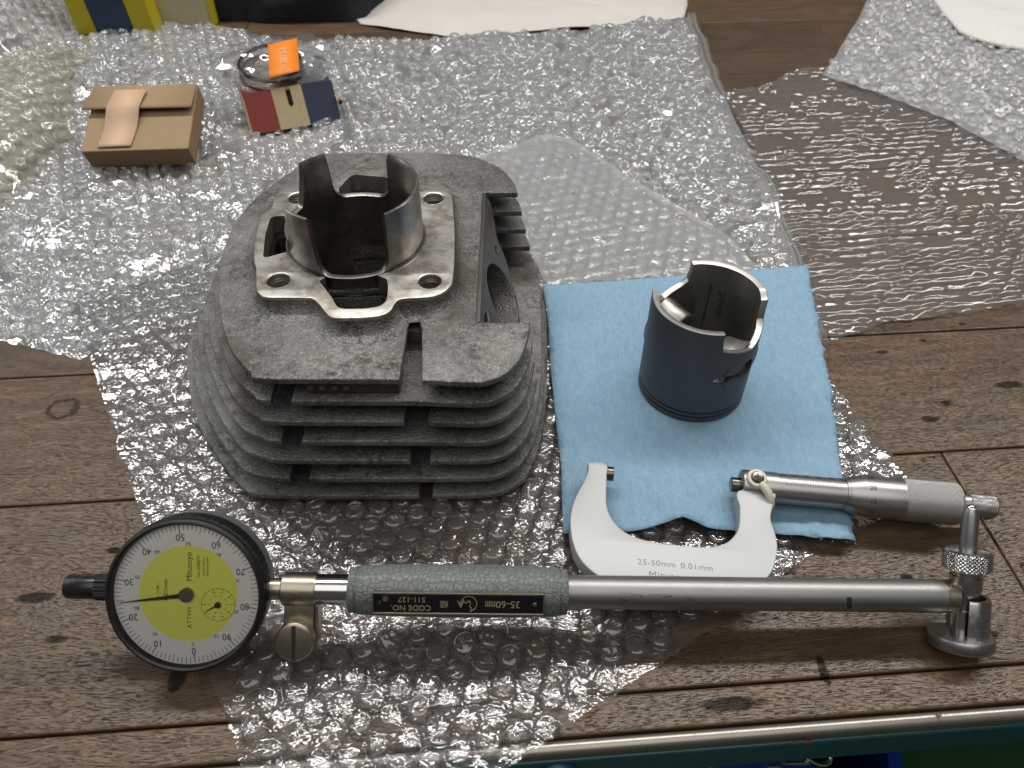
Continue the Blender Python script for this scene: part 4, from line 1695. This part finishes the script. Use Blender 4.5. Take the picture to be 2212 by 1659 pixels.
# measuring head at the right-hand end: axis along local y
hx = gx(2076)+1.5
MB().lathe([(-5, 3.6), (-1.5, 4.4), (3.5, 5.6), (7.2, 5.7), (8.2, 5.7), (8.4, 5.0), (9.6, 5.0), (9.8, 5.9), (10.6, 6.0)], 56, 'y', (hx, 0, 0)).build('head_body', M['steel'], gau)
kn = MB().lathe([(10.6, 6.8), (10.9, 8.0)]+grid_prof(11.3, 17.2, 8.5, .24)+[(17.7, 8.2), (18.3, 7.3), (18.5, 5.0), (18.5, 2.5)], 288, 'y', (hx, 0, 0), mod=lambda a, t, r: knurl(a, t, r, 34, 1.45, .55) if 11 < a < 17.3 else r)
kn.build('knurled_nut', M['chrome'], gau, 25)
MB().lathe([(17, 3.1), (32.0, 3.1), (34.2, 2.5), (34.6, 2.0), (34.7, .05)], 40, 'y', (hx, 0, 0)).build('anvil_rod', M['satin'], gau)
MB().lathe([(34.4, 1.9), (35.1, 1.6), (35.6, .9), (35.8, .05)], 24, 'y', (hx, 0, 0)).build('anvil_tip', M['chrome'], gau)
# guide: slotted cup and a wide foot disc
gd = MB()
seg = 40
a0, a1 = R(-118), R(118)     # open towards the tube (-x)
for k in range(seg+1):
    a = a0+(a1-a0)*k/seg
    for rr, y in ((7.9, -14.5), (7.9, -.8), (7.5, .1), (6.2, .1), (6.0, -.8), (6.0, -14.5)):
        gd.v.append(Vector((hx+1.2+rr*math.cos(a), y, rr*math.sin(a))))
for k in range(seg):
    for q in range(6):
        gd.f.append([k*6+q, k*6+(q+1) % 6, k*6+6+(q+1) % 6, k*6+6+q])
gd.f += [list(range(6)), list(range(seg*6, seg*6+6))]
gd.build('guide_cup', M['steel'], gau, 40)
MB().lathe([(-14.4, 11.0), (-14.6, 11.4), (-15.3, 11.7), (-18.4, 11.7), (-19.4, 11.0), (-19.6, 9)], 72, 'y', (hx-.8, 0, 0)).build('foot_disc', M['satin'], gau)
MB().lathe([(-14.4, 4.0), (-5, 4.0)], 32, 'y', (hx-.5, 0, 0)).build('head_plunger', M['chrome'], gau)

# ------------------------------------------------------------------ micrometer
MZ = 15.0
A0, A1 = P(1580, 1046, MZ), P(2151, 1095.5, MZ-1.5)
ex_ = (A1-A0).normalized()
ez_ = Vector((0, 0, 1))
ez_ = (ez_-ex_*ez_.dot(ex_)).normalized()
ey_ = ez_.cross(ex_)
Mm_ = Matrix(((ex_.x, ey_.x, ez_.x, A0.x*MM), (ex_.y, ey_.y, ez_.y, A0.y*MM), (ex_.z, ey_.z, ez_.z, A0.z*MM), (0, 0, 0, 1)))
mic = empty('micrometer', Mm_)
tag(mic, 'satin grey outside micrometer with a U-shaped frame resting on the towel corner', 'micrometer')
Mi = Mm_.inverted()


def mloc(px, py, z):
    p = P(px, py, z)*MM
    return (Mi @ p)/MM


def c4(X, Y):
    return 1206.9+X*.2232, 987.5+Y*.2232


FRM = [(293, 62), (284, 125), (255, 215), (200, 320), (150, 420), (120, 520), (108, 620), (116, 740), (148, 880), (205, 995), (280, 1080), (370, 1150), (520, 1235), (750, 1300), (1050, 1330), (1400, 1320), (1700, 1285), (1900, 1230),
       (2025, 1160), (2085, 1060), (2115, 930), (2118, 830), (2095, 720), (2062, 630), (2054, 565), (2068, 500), (2080, 440), (2080, 330), (1745, 320), (1752, 480), (1752, 600), (1738, 690), (1698, 760), (1620, 828), (1500, 864),
       (1350, 868), (1150, 855), (900, 820), (750, 782), (620, 718), (540, 640), (490, 560), (462, 460), (461, 350), (464, 190), (459, 77)]
ZTOP = 3.6
loop = []
for X, Y in FRM:
    px, py = c4(X, Y)
    q = mloc(px, py, MZ+ZTOP)
    loop.append((q.x, q.y))
i0 = 27
fo_ = spline_loop(loop, 1.0)
me = plate_mesh([fo_], -4.6, ZTOP, .5)
link('frame', me, M['frame'], mic)


def mxp(px, py=None):
    py = py if py is not None else 1046+(px-1580)*.087
    return mloc(px, py, MZ).x


def lx(name, prof, seg, mat, mod=None, parent=mic, sm=35, cap=True):
    return MB().lathe(prof, seg, 'x', (0, 0, 0), mod, cap).build(name, mat, parent, sm)


x_b0, x_b1, x_b2 = mxp(1598), mxp(1674), mxp(1822)
lx('anvil_spindle', [(mxp(1578), 2.9), (mxp(1578)+.3, 3.2), (x_b0+3, 3.2)], 40, M['dark_steel'])
lx('spindle_housing', [(x_b0, 3.3), (x_b0, 5.6), (x_b0+.5, 6.7), (x_b0+1.0, 6.9), (x_b1, 6.9)], 64, M['satin'])
lx('housing_face', [(x_b0-.12, 3.2), (x_b0-.12, 5.3), (x_b0+.3, 5.3)], 48, M['dark_steel'])
lx('sleeve', [(x_b1-.2, 6.4), (x_b1-.1, 6.6), (x_b2+3, 6.6)], 64, M['satin'])
x_h1, x_h2, x_h3, x_h4 = mxp(1858), mxp(1945), mxp(2068), mxp(2094)
lx('thimble', [(x_b2, 6.7), (x_b2+.05, 7.15), (x_b2+.5, 7.3), (x_h1, 8.9), (x_h2, 8.95)], 72, M['satin'])
lx('thimble_grip', [(x_h2-.05, 8.9)]+grid_prof(x_h2+.3, x_h3-.8, 9.3, .21)+[(x_h3-.3, 9.0), (x_h3, 8.5), (x_h3, 4)], 330, M['satin'], mod=lambda a, t, r: knurl(a, t, r, 52, 1.12, .42) if r > 9.2 else r, sm=25)
lx('ratchet_neck', [(x_h3-.2, 4.4), (x_h3+1.2, 4.4), (x_h3+1.25, 3.9), (x_h3+1.9, 3.9), (x_h3+1.95, 4.4), (x_h4, 4.45)], 48, M['satin'])
lx('ratchet_knob', [(x_h4, 4.4)]+grid_prof(x_h4+.2, mxp(2150), 4.9, .24)+[(mxp(2150)+.5, 4.5), (mxp(2150)+.7, 3.5)], 180, M['satin'], mod=lambda a, t, r: knurl(a, t, r, 30, 1.0, .36) if r > 4.8 else r, sm=25)
# fixed anvil
xa0, xa1 = mloc(1309, 1022, MZ).x, mloc(1325, 1023, MZ).x
lx('fixed_anvil', [(xa0-2, 3.1), (xa1-.2, 3.2), (xa1, 3.0)], 40, M['dark_steel'])


def onbar(a_deg, rr):
    """map flat lettering to the round barrel: x along it, y up its front"""
    def f(p):
        a = R(a_deg)+p.y/rr
        return (p.x, -math.cos(a)*(rr+p.z), math.sin(a)*(rr+p.z))
    return f


sc_ = MB()


def bar_tick(x0, x1, a0, a1, rr, rr1=None):
    k0 = len(sc_.v)
    rr1 = rr1 or rr
    for x, a, q in ((x0, a0, rr), (x1, a0, rr1), (x1, a1, rr1), (x0, a1, rr)):
        sc_.v.append(Vector((x, -math.cos(R(a))*q, math.sin(R(a))*q)))
    sc_.f.append([k0, k0+1, k0+2, k0+3])


RS = 6.63
x25, x50 = mxp(1687), mxp(1821)-.7
LINE = 83
bar_tick(x_b1+.3, x_b2, LINE-.5, LINE+.5, RS)
for k in range(26):
    x = x25+(x50-x25)*k/25
    bar_tick(x-.10, x+.10, LINE+3, LINE+(20 if k % 5 == 0 else 13), RS)
    x += (x50-x25)/50
    if k < 25:
        bar_tick(x-.10, x+.10, LINE-19, LINE-7, RS)
for k in range(50):
    a = 74+7.2*(k-20)
    L = 2.7 if k % 5 == 0 else 1.8
    bar_tick(x_b2+.55, x_b2+.55+L, a-.85, a+.85, 7.36, 7.36+L*.19)
sco = sc_.build('graduations', M['ink'], mic, 0)
sco['kind'] = 'stuff'
for k, s_ in enumerate(('25', '30', '35', '40', '45', '50')):
    x = x25+(x50-x25)*k*5/25
    text(s_, 2.5, M['ink'], mic, mapf=(lambda xx: (lambda p: onbar(LINE+32, RS)(Vector((p.x+xx, p.y, p.z)))))(x-.4), depth=.02)
for num in (10, 15, 20, 25, 30, 35, 5):
    a = 74+7.2*(num-20)
    xx = x_h1+2.6
    text(str(num), 2.9, M['ink'], mic, mapf=(lambda q, aa: (lambda p: onbar(aa, 8.98)(Vector((p.x+q, p.y, p.z)))))(xx, a), depth=.02)
# lock lever
q = mloc(1639, 1028, MZ+8)
lw = Vector((mloc(1636, 1030, MZ+8).x, 1.3, 0))
tl = Matrix.Translation((lw.x, 0, 0)) @ Matrix.Rotation(R(12), 4, 'X')
cap_ = MB().lathe([(6.2, 4.4), (7.6, 4.4), (8.3, 4.0), (8.5, 3.2), (8.3, 2.4)], 40, 'z')
cap_.v = [tl @ v for v in cap_.v]
lev = cap_.build('lock_lever', M['lever'], mic)
arm = MB()
pts = [(1.2, -2.6, 7.6), (2.6, -4.0, 7.8), (4.2, -6.0, 7.3), (5.3, -8.2, 6.0), (6.0, -10.2, 4.6), (6.3, -11.4, 3.6)]
arm.tube([tl @ Vector(p) for p in pts], [1.7, 1.8, 1.85, 1.75, 1.45, .7], 16)
arm.build('lever_arm', M['lever'], lev, 60)
sw = MB().lathe([(7.4, 2.7), (8.8, 2.7), (9.2, 2.3), (9.35, 1.2), (9.35, .05)], 32, 'z')
sw.v = [tl @ v for v in sw.v]
swo = sw.build('lever_screw', M['dark_steel'], lev)
xx = MB().box(-1.3, 1.3, -.28, .28, 9.2, 9.42).box(-.28, .28, -1.3, 1.3, 9.2, 9.43)
xx.v = [tl @ v for v in xx.v]
xx.build('screw_recess', M['ink'], lev, 0)
for X, Y, s_, sz in ((945, 1035, '25-50㎜', 3.6), (1335, 1068, '0.01㎜', 3.6), (1080, 1160, 'Mitutoyo', 4.2)):
    px, py = c4(X, Y)
    qq = mloc(px, py, MZ+ZTOP)
    text(s_.replace('㎜', 'mm'), sz, M['etch'], mic, TR(qq.x, qq.y, ZTOP+.02, 0.5), depth=.02, spacing=1.1)

# ------------------------------------------------------------------ kraft box with a plaster strip
bz = 7.5
tz = 24.0
b0 = [P(199, 362, bz), P(424, 355, bz)]
top_f = [P(178, 325, tz), P(416, 322, tz)]
top_b = [P(206, 187, tz+1), P(418, 181, tz+1)]
fl_ = (P(199, 362, bz)+P(178, 325, tz))/2
o_ = (top_f[0]+top_f[1])/2
dirx = (top_f[1]-top_f[0])
wd = dirx.length
rz = math.atan2(dirx.y, dirx.x)
dep = ((top_b[0]+top_b[1])/2-o_).length
b0, b1 = P(199, 362, 8.5), P(424, 355, 8.5)
o_ = (b0+b1)/2
wd = (b1-b0).length
dep = 59
rz = math.atan2((b1-b0).y, (b1-b0).x)
tz = bz+16
kb = empty('cardboard_box', Matrix.Translation(o_*MM) @ Matrix.Rotation(rz, 4, 'Z') @ Matrix.Rotation(R(20), 4, 'X'))
tag(kb, 'brown kraft card box held shut with a strip of sticking plaster', 'box')
hw = wd/2
hh = tz-bz
MB().box(-hw, hw, 0, dep, 0, hh).build('box_body', M['card'], kb, 0, .8, 3)
# closing flap: a bent card sheet that stands a little proud
fy = dep*.565
fp = MB()
prof_ = [(dep+.6, hh-6), (dep+.7, hh+.3), (dep-.2, hh+1.4), (dep*.8, hh+3.4), (fy+3, hh+5.4), (fy, hh+5.6)]
for y, z in prof_:
    sk_ = 3.0*(1-(y-fy)/(dep-fy)) if y < dep else 0
    fp.v += [Vector((-hw-sk_*.9, y, z)), Vector((hw-.6+sk_*.15, y-.3, z-.4))]
for i in range(len(prof_)-1):
    fp.f.append([i*2, i*2+1, i*2+3, i*2+2])
flap = fp.build('closing_flap', M['card'], kb, 40)
mm_ = flap.modifiers.new('t', 'SOLIDIFY')
mm_.thickness = .9*MM
# plaster
tp = MB()
ty = [(fy+17, hh+4.75), (fy+8, hh+5.75), (fy+1, hh+6.55), (fy-1.5, hh+6.2), (fy-6, hh+4.0), (fy-12, hh+1.6), (fy-17, hh+.7), (fy-28, hh+.65), (fy-31, hh+.9)]
for k, (y, z) in enumerate(ty):
    sh = -.35*(fy+17-y)*.35
    tp.v += [Vector((-hw+.36*wd-9+sh+.6*noise.noise((k, 1, 1)), y, z)), Vector((-hw+.36*wd+13.2+sh, y+.4, z))]
for i in range(len(ty)-1):
    tp.f.append([i*2, i*2+1, i*2+3, i*2+2])
tpo = tp.build('plaster_strip', M['tape'], kb, 80)
sd_ = tpo.modifiers.new('t', 'SOLIDIFY')
sd_.thickness = .7*MM
sd_.offset = 1

# ------------------------------------------------------------------ striped ring box with a bagged piston ring


def c8(X, Y):
    return 438.9+X*.1736, 82.3+Y*.1736


f0, f1_ = P(*c8(625, 1205), 8), P(*c8(1705, 1015), 8)
dirx = f1_-f0
rz = math.atan2(dirx.y, dirx.x)
wd = dirx.length
rb = empty('ring_box', Matrix.Translation(f0*MM) @ Matrix.Rotation(rz, 4, 'Z'))
tag(rb, 'small open carton striped red, cream and navy', 'box')
lean = 12.0        # the open flap leans back towards the camera's left
Mr = Matrix.Rotation(0, 4, 'Z')
hh = 28.0
dp = 56.0
LEAN = math.tan(R(30))
st = [0, .315, .655, 1.0]
mats = ['red', 'cream', 'navy']
shear = 0.0


def slab(x0, x1, y0, y1, z0, z1):
    m_ = MB().box(x0, x1, y0, y1, z0, z1)
    for v in m_.v:
        k_ = v.z/hh
        v.y += max(0, 1-v.y/20)*v.z*LEAN
        v.z *= .87
    return m_


for i in range(3):
    a, b = st[i]*wd, st[i+1]*wd
    if i == 1:
        c0, c1 = a+.46*(b-a), a+.62*(b-a)
        fpnl = MB()
        outl = [(a, 0), (b, 0), (b, hh), (c1, hh), (c1, hh-12), ((c0+c1)/2, hh-14.2), (c0, hh-12), (c0, hh), (a, hh)]
        nl = len(outl)
        for y in (0, .8):
            fpnl.v += [Vector((x, y+z*LEAN, z*.87)) for x, z in outl]
        fpnl.f += [list(range(nl))[::-1], list(range(nl, 2*nl))]+[[k, (k+1) % nl, nl+(k+1) % nl, nl+k] for k in range(nl)]
        fpnl.build('front_panel', M['cream'], rb, 0)
    else:
        slab(a, b, 0, .8, 0, hh).build('front_panel', M[mats[i]], rb, 0)
    tpn = MB().box(a, b, 17, dp, 0, .8)
    for v in tpn.v:
        v.z += hh*.78+(v.y-17)*.30
    tpn.build('top_panel', M[mats[i]], rb, 0)
    MB().box(a, b, 3, dp, 0, .8).build('bottom_panel', M['cream'], rb, 0)
slab(-.8, -.05, 0, dp, 0, hh*.9).build('side_panel', M['cream'], rb, 0)
slab(wd+.05, wd+.8, 0, dp, 0, hh*.9).build('side_panel', M['navy'], rb, 0)
MB().box(0, wd, dp-.8, dp, .9, hh*.78+10).build('back_panel', M['cream'], rb, 0)
tb = MB()
for i in range(9):
    t = i/8
    tb.v += [Vector((wd+.6+5*math.sin(t*2.6), 4+6*t, hh*.55-9*t)), Vector((wd+.6+5*math.sin(t*2.6), 12+6*t, hh*.55-9*t))]
for i in range(8):
    tb.f.append([i*2, i*2+1, i*2+3, i*2+2])
tbo = tb.build('tuck_tab', M['cream'], rb, 60)
k_ = tbo.modifiers.new('t', 'SOLIDIFY')
k_.thickness = .6*MM

# the bag with its ring and orange label, lying in the carton
bag = empty('parts_bag', rb.matrix_basis.copy() @ Matrix.Translation(Vector((0, 15, hh*.8+1.0))*MM) @ Matrix.Rotation(R(17), 4, 'X'))
tag(bag, 'clear plastic bag with a black piston ring and an orange label', 'plastic bag')
zt = 0


def z_bag(x, y):
    t = smooth(0, 14, min(x+22, wd+16-x, 60-y))
    u_ = 2*smooth(16, 0, y)
    return zt+.8+4.0*t+u_+1.6*noise.noise((x*.10, y*.10, 2))+2.2*abs(noise.noise((x*.16+y*.08, y*.20, 5)))+.9*abs(noise.noise((x*.4, y*.3, 8)))


bpoly = [Vector(q) for q in ((-8, 1.8), (wd-6, 1.8), (wd+10, 8), (wd+7, 30), (wd-1, 52), (40, 58), (2, 54), (-15, 46), (-14, 28), (-20, 14))]
sheet_mesh(dense(bpoly, 4, .6, 6), z_bag, 2.6).build('bag_film', M['bag'], bag, 60)
sheet_mesh(dense([Vector(q) for q in ((4, 3), (wd-6, 3), (wd+4, 10), (wd+2, 30), (wd-4, 48), (40, 54), (2, 50), (-10, 44), (-10, 20))], 4, .6, 6), lambda x, y: zt+.4+.3*noise.noise((x*.2, y*.2, 1)), 3).build('bag_back', M['bag_thin'], bag, 60)
rg = MB()
pts = []
for k in range(60):
    a = R(-72+k*(350/60))
    pts.append((wd*.40+23*math.cos(a), 25+20*math.sin(a), zt+4.6+1.0*math.sin(a*2)))
rg.tube(pts, 1.45, 10)
rg.build('piston_ring', M['black'], bag)
lb = MB()
for k in range(7):
    t = k/6
    y = 4+38*t
    z = 1.7+max(z_bag(wd*q_, y) for q_ in (.35, .45, .55, .65))
    lb.v += [Vector((wd*.33+7*t, y, z)), Vector((wd*.33+7*t+23, y+2.5, z+.2))]
for k in range(6):
    lb.f.append([k*2, k*2+1, k*2+3, k*2+2])
lbo = lb.build('orange_label', M['orange'], bag, 80)
so_ = lbo.modifiers.new('t', 'SOLIDIFY')
so_.thickness = .3*MM


def lab_map(p):
    t = (p.y+16)/32
    y = 4+38*t
    return (wd*.33+7*t+p.x, y+p.x*.12, 2.15+max(z_bag(wd*q_, y) for q_ in (.35, .45, .55, .65)))


text('Mr.5mm', 6.2, M['white_ink'], bag, Matrix.Rotation(R(-90), 4, 'Z') @ Matrix.Translation((0, 0, 0)), mapf=lambda p: lab_map(Vector((p.x+11.5, p.y-2, 0))), depth=.02)
text('1', 3.0, M['white_ink'], bag, Matrix.Rotation(R(-90), 4, 'Z'), mapf=lambda p: lab_map(Vector((p.x+4.5, p.y+3, 0))), depth=.02)

# ------------------------------------------------------------------ things at the far side
q0 = P(200, 75, 4)
sbx = empty('striped_box', Matrix.Translation(q0*MM) @ Matrix.Rotation(R(2), 4, 'Z'))
tag(sbx, 'tall box striped yellow and dark blue behind the bubble wrap', 'box')
for i, (x0, x1, mt) in enumerate(((-13, 5, 'yellow'), (5, 40, 'dblue'), (40, 60, 'yellow'))):
    b = MB().box(x0, x1, 0, 60, 0, 95)
    for v in b.v:
        v.x -= .06*v.z
    b.build('box_stripe', M[mt], sbx, 0, .8)
q0 = P(345, 62, 2)
cb = empty('cream_box', Matrix.Translation(Vector((q0.x+2, q0.y+4, 0.4))*MM) @ Matrix.Rotation(R(1), 4, 'Z'))
tag(cb, 'plain cream card box between the striped box and the dark cloth', 'box')
MB().box(0, 47, 0, 50, 0, 34).build('box_body', M['paper_cream'], cb, 0, .8)
MB().box(47.1, 48.4, 0, 50, 0, 34).build('box_edge', M['yellow'], cb, 0, .3)
MB().box(-.5, 48, -.9, 51, 34.1, 35).build('box_lid', M['paper_cream'], cb, 0, .3)

# dark cloth bundle: a soft lump
cl = MB()
q0 = P(600, 45, 0)
nu, nv = 40, 22
for j in range(nv+1):
    for i in range(nu):
        a = 2*math.pi*i/nu
        t = j/nv
        rr = math.sin(math.pi*(.5+.5*t)) if t < 1 else 0
        w_ = 1+.16*noise.noise((3*math.cos(a), 3*math.sin(a), t*4))+.06*noise.noise((9*math.cos(a), 9*math.sin(a), t*9))
        ca, sa = math.cos(a), math.sin(a)
        sq = (abs(ca)**4+abs(sa)**4)**-.25
        cl.v.append(Vector((q0.x+10+88*ca*sq*w_*(1-t**4), q0.y+58+62*sa*sq*w_*(1-t**4), .5+56*math.sin(t*math.pi/2)**.55*(1+.05*noise.noise((ca*4, sa*4, t*7))))))
for j in range(nv):
    for i in range(nu):
        cl.f.append([j*nu+i, j*nu+(i+1) % nu, (j+1)*nu+(i+1) % nu, (j+1)*nu+i])
cl.f.append([nv*nu+i for i in range(nu)])
co_ = cl.build('cloth_bundle', M['cloth'], None, 60)
tag(co_, 'black cloth bundle lying at the far side of the bench', 'cloth')

# white paper bag
WP = px_poly([(738, -60), (741, 5), (760, 30), (778, 47), (850, 60), (960, 74), (1150, 68), (1320, 56), (1478, 34), (1486, 8), (1484, -70)], 3)


def z_wp(x, y):
    return 2.0+6*smooth(0, 40, edge_dist(WP, x, y))+max(-1, relief(x, y, 3.5, 90, 12))+2.6*abs(noise.noise((x*.02+y*.03, y*.01, 2)))+1.2*abs(noise.noise((x*.05-y*.04, y*.02, 7)))


wp = sheet_mesh(dense(WP, 6, .4, 2), lambda x, y: z_wp(x, y)-1.0, 5).build('paper_bag', M['paper'], None, 60)
tag(wp, 'white paper bag lying flat beyond the wide bubble wrap sheet', 'paper bag')
sm_ = wp.modifiers.new('t', 'SOLIDIFY')
sm_.thickness = .35*MM
# foam sheet on the curled wrap
FM = px_poly([(1990, -70), (2040, 12), (2080, 50), (2150, 74), (2290, 100), (2360, -70)], 30)
fm = sheet_mesh(dense(FM, 8, .6, 2), lambda x, y: z_s4(x, y)+4.2+5*smooth(0, 30, edge_dist(FM, x, y))+3*noise.noise((x*.03, y*.03, 1)), 5).build('foam_sheet', M['foam'], None, 60)
sm_ = fm.modifiers.new('t', 'SOLIDIFY')
sm_.thickness = 3*MM
sm_.offset = 1
tag(fm, 'thick white foam sheet lying on the curled bubble wrap', 'foam sheet')

# ------------------------------------------------------------------ below the bench edge
q = P(1740, 1640, -324)
bt = empty('plastic_tub', Matrix.Translation(Vector((q.x, q.y+45, -750))*MM) @ Matrix.Rotation(R(-12), 4, 'Z'))
tag(bt, 'blue plastic tub on the green floor below the bench edge', 'tub')
tubm = MB()
loops = []
for (zz, sx, sy) in ((0, 56, 36), (415, 72, 50), (420, 80, 58), (426, 80, 58), (426, 70, 48), (20, 52, 32)):
    loops.append([(p.x, p.y, zz) for p in round_poly([(-sx, -sy), (sx, -sy), (sx, sy), (-sx, sy)], 14)])
nl = len(loops[0])
for lp in loops:
    tubm.v += [Vector(p) for p in lp]
for j in range(5):
    for k in range(nl):
        tubm.f.append([j*nl+k, j*nl+(k+1) % nl, (j+1)*nl+(k+1) % nl, (j+1)*nl+k])
tubm.f += [list(range(nl)), list(range(5*nl, 6*nl))]
tubm.build('tub_shell', M['blue_plastic'], bt, 40)
q = P(1610, 1652, -60)
ch = empty('hanging_chain', loc=(q.x, q.y+12, -46))
tag(ch, 'short steel chain hanging under the bench rail', 'chain')
for k in range(9):
    lk = MB()
    pts = [(5.5*math.cos(2*math.pi*i/18), 3.4*math.sin(2*math.pi*i/18), 0) for i in range(18)]
    lk.tube(pts, 1.0, 8, True)
    rt = Matrix.Rotation(R(90*(k % 2)+20), 4, 'X') @ Matrix.Rotation(R(random.uniform(-25, 25)), 4, 'Z')
    lk.v = [rt @ v+Vector((-34+8.2*k, -12+4*math.sin(k), -14+ -3.4*math.sin(k*math.pi/8)*4)) for v in lk.v]
    lk.build('chain_link', M['steel'], ch)
